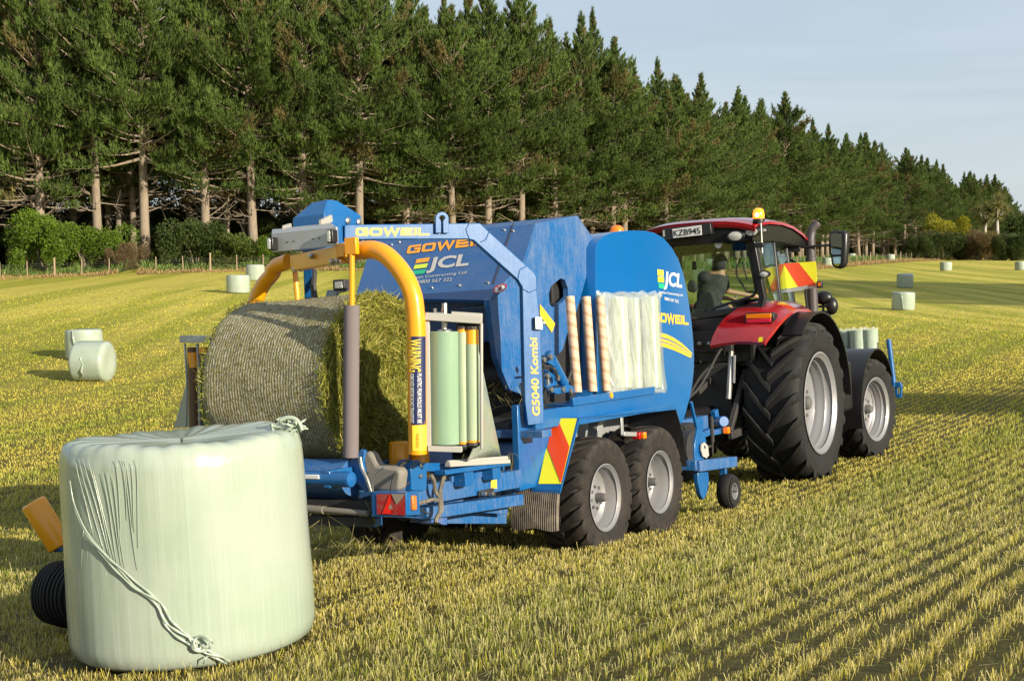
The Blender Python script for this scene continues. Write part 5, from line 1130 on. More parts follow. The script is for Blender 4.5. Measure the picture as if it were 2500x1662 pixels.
# ================================================================ FILM CORES AND SPARE ROLLS ON THE TRAY
for i, (x0, x1, lab) in enumerate([(442,500,'cardboard film core leaning beside the latch, nearest the blue post'),(567,618,'middle one of the three striped cardboard film cores'),(672,724,'cardboard film core half inside the clear bag')]):
    lo = B.at('c5', x1, 1436-i*5, X=1.0); hi = B.at('c5', x0, 703+i*3, X=.92); b = MB(); ax = unit(hi-lo); Lc = np.linalg.norm(hi-lo)
    me_b = MB(); me_b.lathe((0,0,0), (0,0,1), [(.032,.01),(.043,0),(.043,Lc),(.034,Lc),(.033,Lc-.12),(.001,Lc-.12)], 24); me = mesh_from('cardboard_tube', me_b.v, me_b.f); fix_normals(me); finish(me); me.materials.append(M['card'])
    o = link(bpy.data.objects.new('cardboard_tube', me)); Wd = B.R@ax; o.matrix_world = Matrix.Translation(Vector(B.W(lo)))@Vector(Wd).to_track_quat('Z', 'X').to_matrix().to_4x4(); tag(o, lab, 'cardboard tube', 'cardboard cores on the tray')
for x0, x1, r_, lab in [(812,850,.088,'spare film roll nearest the cardboard cores inside the clear bag'),(930,962,.055,'middle spare film roll inside the clear bag'),(1050,1080,.09,'spare film roll nearest the tractor inside the clear bag')]:
    lo = B.at('c5', x1, 1405, X=.99); hi = B.at('c5', x0, 715, X=.93); rt_ = thing('film_roll', lab, 'film roll', B, lo, 'spare film rolls in the bag'); b = MB(); b.tube([lo, hi], r_, 28); part('roll', b, M['film_pale'], rt_, .004); b = MB(); b.tube([hi-V(0,0,.01), hi+V(0,0,.008)], .036, 16); part('core', b, M['card'], rt_)
# the bag: a crumpled clear sleeve round the three rolls
lo0 = B.at('c5',915,1412,X=.99); b = MB(); rows = []; rs = np.random.default_rng(4)
prof = [(1435,730,1165,.6),(1400,760,1165,1),(1300,745,1150,1),(1150,735,1135,1),(1000,722,1128,1),(850,715,1118,1),(760,705,1115,1),(715,690,1118,.9),(690,650,1135,.55),(672,655,1145,.16)]
for y, xa, xb, th in prof:
    pa, pb = B.at('c5', xa-10, y, X=.99-.06*(1435-y)/735), B.at('c5', xb+10, y, X=.99-.06*(1435-y)/735); c_ = (pa+pb)/2; hw = (pb-pa)/2; row = []
    for k in range(40):
        g = 2*math.pi*k/40; lobe = .80+.20*abs(math.cos(3*g)); cr = 1+rs.normal(0, .014)
        row.append(c_+hw*math.cos(g)*(1+rs.normal(0, .006))+V(1,0,0)*math.sin(g)*.115*th*lobe*cr+V(0,0,rs.normal(0, .004 if y > 700 else .012)))
    rows.append(row)
b.grid(rows, True); solo('plastic_bag', b, M['bag'], B, lo0, 'crumpled clear plastic bag round the spare film rolls on the tray', 'bag', sharp=180)
# ================================================================ TRACTOR
c0 = gray(1984, 985, 17.57)
T = Frame((0,0,0), 31, -1.5, 3.5); T.o = c0-T.R@np.array([1.12,0,1.02])
trk = thing('tractor', 'red tractor with black fenders and a lit amber beacon pulling the blue baler', 'tractor', T, (0,0,0))
def Q(nm, mb, mat, bevel=.004, **k): return part(nm, mb, M[mat] if isinstance(mat, str) else mat, trk, bevel, **k)
def TP(c, x, y, **k): return T.at(c, x, y, **k)
M['tyre_tr'] = tyre_mat('tractor_tyre', .3, (.04,.036,.032))
for sx in (1, -1):
    wheel('rear_wheel', trk, T, (sx*.89,0,1.03), 1.055, .72, .635, 19, .055, .42, M['tyre_tr'], .6, sx, disc=.10, lugw=.085)
    wheel('front_wheel', trk, T, (sx*.93,2.78,.745), .75, .50, .45, 18, .045, .40, M['tyre_tr'], .5, sx, disc=.06, lugw=.075, yaw=R(-7))
def arcshell(m, cy, cz, r, a0, a1, x0, x1, th=.02, n=18, rx=None):
    rows = []; low = []
    for i in range(n+1):
        a = R(a0+(a1-a0)*i/n); rows.append([(x0, cy-r*math.cos(a), cz+r*math.sin(a)), (x1, cy-r*math.cos(a), cz+r*math.sin(a))]); low.append([(x0, cy-(r-th)*math.cos(a), cz+(r-th)*math.sin(a)), (x1, cy-(r-th)*math.cos(a), cz+(r-th)*math.sin(a))])
    m.grid(rows); m.grid(low)
    for q in (0, 1): m.grid([[r_[q] for r_ in rows], [r_[q] for r_ in low]])
    for e in (0, -1): m.add([rows[e][0], rows[e][1], low[e][1], low[e][0]], [(0,1,2,3)])
for sx in (1, -1):
    # red fender: rows from the lower rear edge up and over
    def row(pts_y): return pts_y
    cols = 9; R_ = []
    spec = [((400,792),(690,778),-1.16,-1.20), ((412,745),(705,752),-1.12,-1.18), ((440,690),(735,715),-1.02,-1.10), ((480,640),(765,675),-.90,-1.0), ((550,592),(800,637),-.72,-.85), ((620,562),(830,612),-.52,-.65), ((690,549),(858,598),-.25,-.42), ((740,552),(872,597),.10,-.10)]
    for (pa, pb, ya, yb) in spec:
        A = TP('c6', *pa, Y=ya); Bb = TP('c6', *pb, Y=yb); R_.append([V(sx*(A+(Bb-A)*t)[0], (A+(Bb-A)*t)[1], (A+(Bb-A)*t)[2]+.035*math.sin(math.pi*t)) for t in np.linspace(0, 1, cols)])
    last = R_[-1]
    for dy, dz in ((.4,-.01),(.8,-.10),(1.1,-.35)): R_.append([p+V(0,dy,dz) for p in last])
    m = MB(); m.grid(R_); m.grid([[p+V(0,.02,-.035) for p in r] for r in R_]); m.grid([R_[0], [p+V(0,.02,-.035) for p in R_[0]]]); m.grid([[r[-1] for r in R_], [r[-1]+V(0,.02,-.035) for r in R_]]); m.grid([[r[0] for r in R_], [r[0]+V(0,.02,-.035) for r in R_]])
    fe = Q('rear_fender', m, 'red', 0, sharp=50)
    m = MB(); arcshell(m, 0.0, 1.02, 1.20, 50, 178, sx*1.0, sx*1.275, .022, 26); arcshell(m, 0.0, 1.02, 1.22, 60, 178, sx*.62, sx*1.0, .02, 22); part('fender_extension', m, M['black'], fe, .004)
    m = MB(); m.box((min(sx*.60,sx*.64),-.80,1.0),(max(sx*.60,sx*.64),1.15,2.10)); part('inner_wing', m, M['inner'], fe)
    # tail light
    if sx > 0:
        q = [TP('c6', x, y, Y=-1.02) for x, y in [(582,628),(592,617),(722,614),(736,624),(738,655),(724,676),(596,680),(584,668)]]; m = MB(); m.plate(q, (0,.16,0)); tl_ = Q('tail_light', m, 'black', .01)
        q = [TP('c6', x, y, Y=-1.045) for x, y in [(588,624),(722,620),(722,645),(590,650)]]; m = MB(); m.plate(q, (0,.03,0)); part('indicator_lens', m, M['amber'], tl_, .008)
        q = [TP('c6', x, y, Y=-1.045) for x, y in [(590,652),(722,647),(720,668),(594,674)]]; m = MB(); m.plate(q, (0,.03,0)); part('brake_lens', m, plain('pink_red_lens', (.62,.02,.06), .2, 0, 0), tl_, .008)
        m = MB(); m.add([TP('c6', x, y, Y=-1.225) for x, y in [(658,748),(680,745),(678,770),(656,772)]], [(0,1,2,3)]); part('small_sticker', m, M['hiyellow'], fe)
# chassis, engine block, hood
m = MB(); m.box((-.32,-.45,.65),(.32,3.3,1.25)); m.box((-.9,-.22,.78),(.9,.22,1.25)); m.box((-.7,2.65,.6),(.7,2.9,.85)); Q('chassis', m, 'dark', .03)
m = MB(); m.plate([V(-.38,1.0,1.2),V(.38,1.0,1.2),V(.40,1.0,1.75),V(.32,1.0,1.92),V(-.32,1.0,1.92),V(-.40,1.0,1.75)], (0,2.4,-.22)); Q('hood', m, 'red', .05)
# rear hitch clutter behind the axle
m = MB(); m.box((-.30,-.75,.9),(.30,-.4,1.6)); m.beam((-.45,-.6,1.5),(-.45,-1.25,.75),.07,.07); m.beam((.45,-.6,1.5),(.45,-1.25,.75),.07,.07); m.beam((-.45,-.45,.75),(-.5,-1.35,.72),.06,.1); m.beam((.45,-.45,.75),(.5,-1.35,.72),.06,.1); m.beam((0,-.7,1.4),(0,-1.15,1.25),.07,.07); m.box((-.06,-1.25,.52),(.06,-.4,.60)); Q('hitch_linkage', m, 'dark', .008)
m = MB()
for sx in (-.36, .36): m.tube([V(sx,-.85,1.75), V(sx,-1.0,1.15)], .035, 10)
m.tube([V(.42,-.9,1.7), V(.42,-.96,1.35)], .018, 8); PI_('lift_cylinder', m, 'steel', trk)
for i, pts in enumerate([[(-.2,-.75,1.55),(-.22,-1.3,1.62),(-.12,-1.9,1.2),(-.1,-2.6,1.0)],[(-.1,-.75,1.6),(-.05,-1.3,1.75),(0,-1.9,1.25),(0,-2.6,1.02)],[(.1,-.75,1.55),(.15,-1.3,1.5),(.12,-2.0,1.1),(.05,-2.6,1.0)],[(.2,-.7,1.7),(.35,-1.2,1.78),(.3,-1.9,1.3),(.1,-2.6,1.05)]]):
    m = MB(); m.tube(smooth([V(*p) for p in pts]), .016, 7); Q('hydraulic_hose', m, 'rubber', 0)
m = MB(); m.tube([V(0,-.6,.98), V(0,-1.7,.98)], .075, 16); Q('drive_shaft', m, 'black', 0)
# valve block below the window with small round details
m = MB(); m.box((-.45,-.82,1.75),(.35,-.62,2.02)); Q('rear_valve_block', m, 'dark', .01)
m = MB()
for k in range(5): m.lathe(V(-.35+.14*k,-.83,1.86), (0,-1,0), [(.035,0),(.035,.05),(.02,.07),(.001,.075)], 10)
PI_('hose_coupling', m, 'steel', trk)
# cab: floor, posts, glass, roof
X_ = lambda c, x, y, Y: TP(c, x, y, Y=Y)
rt_top, rt_bot = X_('c6',622,205,-.78), X_('c6',655,548,-.66)
rb0 = V(.66,-.78,3.24); rb1 = V(.74,-.66,2.42); fb0 = V(.52,.86,3.24); fb1 = V(.62,.95,1.95)
mir = lambda p: V(-p[0], p[1], p[2])
m = MB(); m.box((-.62,-.6,1.55),(.62,.95,1.68)); m.box((-.60,-.70,1.6),(.60,-.62,2.20)); Q('cab_base', m, 'black', .02)
m = MB()
for g_ in (lambda p: p, mir):
    m.sweep([g_(V(.60,-.68,1.9)), g_(rb1), g_(rb0)], .085, .10, (0,1,0)); m.sweep([g_(fb1), g_(fb0)], .05, .06, (0,1,0)); m.sweep([g_(V(.76,.0,1.95)), g_(V(.66,.0,3.24))], .045, .06, (0,1,0))
m.beam(V(-.66,-.78,3.22), V(.66,-.78,3.22), .09, .10); m.beam(V(-.70,-.67,2.17), V(.72,-.67,2.30), .09, .09); m.beam(fb0, mir(fb0), .07, .08); m.beam(V(.66,-.78,3.24), fb0, .07, .08); m.beam(mir(V(.66,-.78,3.24)), mir(fb0), .07, .08); m.beam(fb1, mir(fb1), .06, .08)
fr2 = Q('cab_frame', m, 'black', .012)
# rounded rear window: rubber frame and glass
def RW(x, y): return T.plane('c6', x, y, V(0,-.80,3.2), unit(V(0,1,.15)))
corner = [(196,246),(560,236),(585,243),(600,262),(640,478),(636,510),(610,535),(430,590),(330,652),(310,660),(215,664)]
q = [RW(*p) for p in corner]; m = MB(); m.tube(smooth(q+[q[0]], 3), .020, 7); part('window_seal', m, M['black'], fr2)
m = MB(); m.plate(q, V(0,.006,0)); part('rear_window', m, M['glass'], fr2)
m = MB(); m.plate([RW(*p)+V(0,.02,0) for p in [(196,246),(585,243),(598,255),(604,280),(420,297),(300,309),(210,322)]], V(0,.006,0)); part('window_tint_band', m, glassmat('dark_tint', (.10,.11,.13), .03), fr2)
for g_, nm in ((lambda p: p, 'side_window'), (mir, 'side_window')):
    m = MB(); m.plate([g_(V(.765,-.60,2.0)), g_(V(.77,-.02,2.0)), g_(V(.665,-.02,3.2)), g_(V(.68,-.70,3.2))], V(.005,0,0)); part(nm, m, M['glass'], fr2)
    m = MB(); m.plate([g_(V(.755,.02,1.98)), g_(V(.63,.93,1.98)), g_(V(.53,.84,3.2)), g_(V(.66,.02,3.2))], V(.005,0,0)); part('door_window', m, M['glass'], fr2)
m = MB(); m.plate([fb1+V(-.03,0,.02), mir(fb1)+V(.03,0,.02), mir(fb0)+V(.03,0,-.02), fb0+V(-.03,0,-.02)], V(0,.005,0)); part('windscreen', m, M['glass'], fr2)
# roof: black underside and red shell, curved down at front and rear
rows = []; 
prof = [(-1.00,3.37),(-1.03,3.41),(-.90,3.45),(-.5,3.49),(0,3.50),(.5,3.47),(.95,3.40),(1.22,3.33),(1.25,3.28)]
for y, z in prof:
    rows.append([V(t*.80*(1-.07*max(0, y)), y+.10*(1-t*t)*(-1 if y < 0 else .6)*(abs(y) > .8), z-.09*abs(t)**3.2-.0) for t in np.linspace(-1, 1, 15)])
m = MB(); m.grid(rows); m.grid([[p+V(0,0,-.035) for p in r] for r in rows])
for e in (0, -1): m.grid([rows[e], [p+V(0,0,-.035) for p in rows[e]]]); m.grid([[r[e] for r in rows], [r[e]+V(0,0,-.035) for r in rows]])
rf = Q('roof', m, 'red', 0, sharp=50)
rows2 = [[p*V(.97,.965,1)+V(0,-.004,-.05) for p in r] for r in rows]; low = [[V(p[0]*.95, p[1]*.97, 3.17-.03*abs(p[1])) for p in r] for r in rows2]
m = MB(); m.grid(rows2); m.grid(low); 
for e in (0, -1): m.grid([rows2[e], low[e]]); m.grid([[r[e] for r in rows2], [r[e] for r in low]])
part('roof_lining', m, M['black'], rf, 0, sharp=50)
# licence plate carrier across the roof's rear
b0 = lambda x, y, Y=-1.19: TP('c6', x, y, Y=Y)
m = MB(); m.plate([b0(145,170), b0(400,140), b0(408,200), b0(150,236)], (0,.10,0)); pc_ = Q('plate_carrier', m, 'black', .008)
m = MB(); m.plate([b0(197,173,-1.20), b0(352,152,-1.20), b0(356,204,-1.20), b0(203,221,-1.20)], (0,.006,0)); lp_ = part('licence_plate', m, M['decal_white'], pc_, .002)
decal(lp_, 'lettering', flat_text('KZB945', .012), b0(207,213,-1.201), b0(350,197,-1.201), b0(203,180,-1.201), M['black'], .003)
m = MB(); m.add([b0(148,180,-1.195), b0(158,179,-1.195), b0(160,212,-1.195), b0(150,214,-1.195)], [(0,1,2,3)]); part('number_plate_lamp', m, M['lens'], pc_)
# white lug below the roof, round work lamps, beacon on its rod
m = MB(); q = [TP('c6', x, y, Y=-.98) for x, y in [(424,225),(462,224),(462,256),(456,270),(443,276),(430,270),(424,256)]]; m.plate(q, (0,.01,0)); Q('lift_lug', m, 'decal_white', 0)
for (x, y, rx, Y) in [(529,208,.115,-1.05),(616,185,.105,-.98),(682,178,.05,-.80),(681,411,.075,-.84)]:
    c_ = TP('c6', x, y, Y=Y); m = MB(); m.lathe(c_+V(0,.10,0), unit(V(.15,-1,-.05)), [(.001,-.02),(rx*.7,-.01),(rx,.05),(rx*1.03,.10),(rx*.93,.115),(rx*.9,.10)], 22); m.v = [(c_[0]+(p[0]-c_[0]), p[1], c_[2]+(p[2]-c_[2])*.62) for p in m.v]; l_ = Q('work_lamp', m, 'black', 0)
    m = MB(); m.lathe(c_+V(0,.10,0), unit(V(.15,-1,-.05)), [(rx*.92,.095),(rx*.6,.108),(.001,.112)], 22); m.v = [(p[0], p[1], c_[2]+(p[2]-c_[2])*.62) for p in m.v]; part('lamp_lens', m, M['lens'], l_)
bp = TP('c6', 658, 122, Y=-.92); m = MB(); r_ = TP('c6', 676, 300, Y=-.86); r1_ = TP('c6', 668, 130, Y=-.88); m.tube([r1_, r_], .014, 10); rod = Q('beacon_rod', m, 'steel', 0); m = MB(); cc_ = r_+(r1_-r_)*.25; m.box(cc_-V(.09,.03,.03), cc_+V(.03,.03,.03)); part('rod_clamp', m, M['black'], rod, .005)
t = NT('lit_beacon_dome'); t.set((.9,.28,.01), .1); t.b.inputs['Emission Color'].default_value = (1,.26,.008,1); t.b.inputs['Emission Strength'].default_value = .9; M['beacon_on'] = t.m
q_ = beacon('beacon_lamp', trk, T, bp-V(0,0,.03), .072, .17, M['beacon_on']); m = MB(); m.ball(bp+V(.006,-.066,.055), .026, 12, 8); t = NT('beacon_bulb'); t.set((1,.9,.4), .3); t.b.inputs['Emission Color'].default_value = (1,.80,.22,1); t.b.inputs['Emission Strength'].default_value = 9; part('bulb', m, t.m, q_)
# exhaust
ex = [TP('c6', 942, 610, Y=1.25), TP('c6', 936, 330, Y=1.25), TP('c6', 931, 215, Y=1.25)]; xc = ex[1][0]; yc = 1.25
m = MB(); m.tube([V(xc,yc,1.5), V(xc,yc,2.98)], .075, 20); m.tube([V(xc,yc,2.98), V(xc,yc,2.985), V(xc,yc,3.22)], [.075,.066,.066], 20, caps=False)
m.tube(smooth([V(xc,yc,3.20), V(xc+.005,yc+.03,3.30), TP('c6',945,170,Y=1.29), TP('c6',975,138,Y=1.32)]), [.060]*15+[.052], 18); Q('exhaust_pipe', m, paint('dark_exhaust', (.05,.045,.05), .4, (.14,.10,.09), .45, coat=0), 0)
# hazard board on the right with its lamp
h = lambda x, y, Y=.55: TP('c6', x, y, Y=Y)
m = MB(); m.plate([h(786,356), h(962,344), h(969,478), h(796,493)], (0,.008,0)); hz_ = Q('hazard_board', m, 'hiyellow', 0)
m = MB(); m.add([h(790,356,.548), h(870,351,.548), h(966,470,.548), h(966,478,.548), h(872,486,.548)], [(0,1,2,3,4)]); part('red_stripe', m, M['hired'], hz_)
m = MB(); m.plate([h(840,484,.53), h(918,472,.53), h(918,490,.53), h(842,498,.53)], (0,.02,0)); m.beam(h(800,495), h(985,478), .02, .03); m.beam(V(.55,.5,2.5), h(900,490), .03, .03); part('bracket', m, M['grey_metal'], hz_, .003)
m = MB(); c_ = h(984,468,.54); m.box(c_-V(.035,.04,.045), c_+V(.035,.03,.045)); l_ = part('side_lamp', m, M['black'], hz_, .006); m = MB(); m.box(c_-V(.012,.045,.02), c_+V(.02,-.038,.03)); part('amber_lens', m, M['amber'], l_)
# mirror on its arm
mm = lambda x, y, Y=1.2: TP('c6', x, y, Y=Y)
out_ = [(1032,195),(1040,184),(1060,180),(1100,181),(1116,186),(1124,200),(1122,280),(1118,350),(1108,374),(1085,384),(1060,380),(1044,362),(1036,320),(1030,240)]
m = MB(); m.plate([mm(*p) for p in out_], (.02,.10,0)); mi_ = Q('wing_mirror', m, 'black', .025)
m = MB(); m.add([mm(x, y, 1.195) for x, y in [(1040,205),(1046,196),(1090,192),(1100,200),(1101,300),(1096,306),(1052,308),(1044,300)]], [tuple(range(8))]); m.add([mm(x, y, 1.195) for x, y in [(1050,322),(1095,318),(1092,355),(1080,370),(1064,366),(1054,350)]], [tuple(range(6))]); part('mirror_glass', m, M['mirror'], mi_)
m = MB(); m.sweep([V(.56,.92,3.02), mm(800,285,1.1), mm(880,275,1.15)], .05, .085, (0,0,1)); m.tube([mm(880,270,1.15), mm(1035,258,1.22)], .018, 10); Q('mirror_arm', m, 'black', .006)
# lamps and convex mirror low on the right, beside the exhaust
for (x, y, sx_, sz_) in [(1002,538,.13,.10),(1048,580,.085,.125),(1003,630,.105,.07)]:
    c_ = TP('c6', x, y, Y=1.5); m = MB(); m.ball(c_, 1, 18, 10, (sx_, .09, sz_)); Q('side_work_lamp', m, 'black', 0)
m = MB(); m.beam(TP('c6',868,592,Y=1.4), TP('c6',1045,580,Y=1.5), .03, .035); m.tube([TP('c6',1000,560,Y=1.5), TP('c6',1002,620,Y=1.5)], .018, 8); m.tube(smooth([TP('c6',905,500,Y=1.0), TP('c6',912,560,Y=1.0), TP('c6',918,600,Y=1.0)]), .018, 8); PI_('lamp_bar', m, 'black', trk)
m = MB(); m.tube(smooth([TP('c6', x, y, Y=1.0) for x, y in [(770,315),(810,330),(850,352),(905,420),(912,500)]]), .02, 8); Q('grab_rail', m, 'black', 0)
# front fender and side tank
for sx in (1, -1):
    m = MB(); arcshell(m, 2.78, .745, .90, -14, 150, sx*.66, sx*1.20, .02, 22); f_ = Q('front_fender', m, 'black', .004)
    m = MB(); m.box((min(sx*.58,sx*1.12),1.32,.80),(max(sx*.58,sx*1.12),1.78,1.50)); Q('side_tank', m, 'black', .05)
# front carrier
m = MB()
m.tube([TP('c6',1348,757,Y=4.3), TP('c6',1378,1010,Y=4.3)], .040, 14); m.tube([TP('c6',1325,866,Y=4.75), TP('c6',1340,1000,Y=4.75)], .035, 12)
PI_('carrier_post', m, 'blue', trk)
m = MB(); m.box((-.75,4.0,.80),(.80,4.75,.88)); m.box((-.3,3.3,.6),(.3,4.1,.85)); m.beam(TP('c6',1355,1000,Y=4.3), TP('c6',1415,998,Y=4.3), .06, .08); e0 = [TP('c6', x, y, Y=4.3) for x, y in [(1378,995),(1392,995),(1398,1050),(1408,1052),(1408,995),(1418,995),(1414,1070),(1385,1068)]]; m.plate(e0, (0,.07,0)); Q('carrier_frame', m, 'blue', .004)
m = MB(); m.box((-.72,4.05,.88),(.74,4.7,1.02)); Q('carrier_floor', m, 'dark')
for i, (xa, xb, lab) in enumerate([(486,545,'film roll at the inner end of the front carrier, in shiny clear wrap'),(570,690,'middle wrapped film roll standing on the front carrier of the tractor'),(705,920,'nearest wrapped film roll on the front carrier beside the blue post')]):
    Y = 4.30+.1*(2-i)*.3; c_ = T.at('d2', (xa+xb)/2, 1035, Y=Y); rr = .5*abs(T.at('d2', xb, 1035, Y=Y)[0]-T.at('d2', xa, 1035, Y=Y)[0])*.93; rr = min(.135, max(.10, rr)); base = V(c_[0], c_[1], 1.02)
    if i == 2:
        for j, dx in enumerate((-.085, .10)):
            bb = base+V(dx, .04*j, 0); r_ = thing('film_roll', ['larger wrapped film roll on the front carrier seen just above the front fender','outermost wrapped film roll on the front carrier nearest the blue post'][j], 'film roll', T, bb, 'film rolls on the front carrier')
            b = MB(); b.tube([bb, bb+V(0,0,.88)], .125, 28); part('roll', b, M['film_roll'], r_, .006); b = MB(); rows = [[bb+V(.13*math.cos(g)*(1+rs.normal(0,.02)), .13*math.sin(g), z+.018*math.sin(g*6)*(z > .86)) for g in np.linspace(0, 6.2832, 25)[:-1]] for z in (0, .3, .6, .86, .915)]; b.grid(rows, True); part('clear_wrap', b, M['bag'], r_, sharp=180)
        continue
    r_ = thing('film_roll', lab, 'film roll', T, base, 'film rolls on the front carrier'); b = MB(); b.tube([base, base+V(0,0,.87)], rr, 28); part('roll', b, M['film_roll'], r_, .006)
    b = MB(); rows = [[base+V((rr+.006)*math.cos(g)*(1+rs.normal(0,.02)), (rr+.006)*math.sin(g), z+.018*math.sin(g*6)*(z > .86)) for g in np.linspace(0, 6.2832, 25)[:-1]] for z in (0, .3, .6, .86, .905)]; b.grid(rows, True); part('clear_wrap', b, M['bag'], r_, sharp=180)
# seat, steering wheel, console, wipers
e2 = lambda x, y, Y: TP('e2', x, y, Y=Y)
m = MB(); m.box((-.28,-.25,1.68),(.26,.25,2.12)); m.plate([e2(x, y, -.36) for x, y in [(330,1568),(400,1330),(445,1210),(520,1155),(620,1150),(700,1205),(745,1320),(775,1568)]], (0,.09,0)); m.plate([e2(x, y, -.30) for x, y in [(215,1190),(205,1050),(240,985),(320,965),(375,1040),(405,1150),(330,1215)]], (0,.08,0)); Q('seat', m, plain('seat_fabric', (.05,.05,.055), .85), .03)
sc_ = V(.02,.62,2.42); ax = unit(V(0,-.55,.83)); m = MB(); rg = []
for k in range(29): g = 2*math.pi*k/28; rg.append(sc_+.20*(V(1,0,0)*math.cos(g)+unit(np.cross(ax, V(1,0,0)))*math.sin(g)))
m.tube(rg, .016, 8, caps=False); m.beam(sc_-V(.19,0,0), sc_+V(.19,0,0), .03, .02); m.beam(sc_, sc_-ax*.45, .07, .07); Q('steering_wheel', m, 'black', 0)
m = MB(); m.box((.32,-.3,1.68),(.60,.55,2.30)); m.box((-.55,-.45,1.68),(-.35,.5,2.2)); m.box((-.25,.72,1.68),(.28,.92,2.42)); Q('console', m, plain('grey_console', (.045,.05,.06), .6), .04)
m = MB(); m.box(e2(310,610,.2)-V(.0,.01,.12), e2(385,610,.2)+V(0,.02,0)); Q('monitor', m, 'black', .004)
m = MB(); m.tube([RW(538,330)+V(0,-.03,0), RW(565,330)+V(0,-.03,0), RW(545,380)+V(0,-.03,0), RW(545,420)+V(0,-.03,0), RW(600,505)+V(0,-.03,0)], .012, 6); m.tube([RW(575,345)+V(0,-.03,0), RW(600,440)+V(0,-.03,0)], .008, 6); Q('wiper', m, 'black', 0)
m = MB()
for k in range(7): m.tube([RW(300+9*k,600)+V(0,.06,0), RW(318+9*k,640)+V(0,.06,0)], .003, 4); m.tube([RW(360-9*k,600)+V(0,.06,0), RW(342-9*k,640)+V(0,.06,0)], .003, 4)
Q('wire_guard', m, 'steel', 0)

# ================================================================ DRIVER
def limb(m, pts, rs_, n=12):
    m.tube(smooth([V(*p) for p in pts], 4), list(np.interp(np.linspace(0, len(pts)-1, (len(pts)-1)*4+1), range(len(pts)), rs_)), n)
    m.ball(V(*pts[0]), rs_[0], 12, 8); m.ball(V(*pts[-1]), rs_[-1], 12, 8)
def remeshed(nm, m, mat, par, vox, off, smooth_it=4):
    me = mesh_from(nm, m.v, m.f, off); me.materials.append(mat); me.shade_smooth(); o = link(bpy.data.objects.new(nm, me))
    r = o.modifiers.new('remesh', 'REMESH'); r.mode = 'VOXEL'; r.voxel_size = vox; r.use_smooth_shade = True; s = o.modifiers.new('smooth', 'SMOOTH'); s.iterations = smooth_it; s.factor = .5
    if par: o.parent = par
    OFF[o.name] = np.array(off, float); return o
hd = e2(845,640,.02); nk = hd+V(.0,-.03,-.17); sR = e2(880,915,.10); sL = e2(530,925,-.10); hip = e2(590,1480,-.12); ch = (sR+sL)/2+V(0,-.02,-.12)
elR = e2(975,1180,.26); haR = e2(1230,1265,.52); haR2 = sc_+V(.19,-.02,.03); elL = sL+V(-.10,.18,-.24); haL = sc_+V(-.18,-.03,.02)
skin = plain('skin', (.46,.25,.16), .55, 0, .05, 30, .1)
m = MB()
m.ball(hd+V(0,.0,.0), 1, 20, 14, (.086,.102,.116)); m.ball(hd+V(.01,.045,-.045), 1, 16, 10, (.058,.06,.065)); m.ball(hd+V(.012,.100,-.015), 1, 10, 8, (.014,.022,.022)); m.ball(hd+V(.01,.085,-.07), 1, 10, 6, (.028,.018,.010)); m.ball(hd+V(.079,-.005,-.01), 1, 8, 6, (.012,.022,.032)); m.ball(hd+V(-.079,-.005,-.01), 1, 8, 6, (.012,.022,.032))
limb(m, [hd+V(0,-.02,-.06), nk, ch+V(0,-.01,.05)], [.064,.068,.09])
limb(m, [nk, sR], [.075,.07]); limb(m, [nk, sL], [.075,.07])
m.ball(ch, 1, 18, 12, (.19,.115,.19)); m.ball((ch+hip)/2, 1, 18, 12, (.165,.11,.19)); m.ball(hip, 1, 16, 10, (.175,.13,.13))
limb(m, [sR, (sR+elR)/2+V(.01,0,0), elR], [.070,.056,.043]); limb(m, [elR, (elR+haR2)/2, haR2], [.042,.036,.027]); limb(m, [sL, (sL+elL)/2, elL], [.070,.056,.043]); limb(m, [elL, (elL+haL)/2, haL], [.042,.036,.027])
for s_ in (-1, 1): limb(m, [hip+V(.09*s_,.05,-.02), V(.12*s_,.42,2.14), V(.13*s_,.5,1.72)], [.10,.075,.05])
for hc, sgn in ((haR2, 1), (haL, -1)):
    m.ball(hc+V(0,.03,.005), 1, 12, 8, (.032,.045,.018))
    for k in range(4):
        f0 = hc+V(-.024+.016*k,.06,.008); L = (.030,.036,.034,.026)[k]; limb(m, [f0, f0+V(0,L*.8,.0), f0+V(0,L*.9,-.030), f0+V(0,L*.2,-.040)], [.009,.0085,.008,.007], 8)
    limb(m, [hc+V(-sgn*.028,.02,0), hc+V(-sgn*.040,.045,-.012), hc+V(-sgn*.030,.065,-.028)], [.011,.010,.008], 8)
drv = remeshed('person', m, skin, None, .011, hip-V(0,0,.12)); drv.matrix_world = T.M(hip-V(0,0,.12)); tag(drv, 'driver in a dark tee shirt and cap leaning on the steering wheel in the cab', 'person')
m = MB(); m.ball(ch, 1, 20, 14, (.205,.130,.205)); m.ball((ch+hip)/2, 1, 20, 12, (.182,.127,.21)); m.ball(hip, 1, 18, 10, (.19,.145,.12)); m.ball(ch+V(0,0,.12), 1, 16, 8, (.13,.09,.06))
limb(m, [nk+V(0,-.01,-.03), sR], [.078,.08]); limb(m, [nk+V(0,-.01,-.03), sL], [.078,.08]); limb(m, [sR+V(-.04,0,0), sR, sR+(elR-sR)*.62], [.085,.086,.074]); limb(m, [sL+V(.04,0,0), sL, sL+(elL-sL)*.6], [.085,.086,.074]); remeshed('shirt', m, plain('charcoal_shirt', (.055,.052,.06), .9, 0, .3, 14), drv, .013, OFF[drv.name])
m = MB(); rows = []
for i in range(8):
    t = i/7; a = R(90*t); rows.append([hd+V((.097)*math.cos(a)*math.cos(g), -.004+(.113)*math.cos(a)*math.sin(g), .012+.118*math.sin(a)) for g in np.linspace(0, 6.2832, 25)[:-1]])
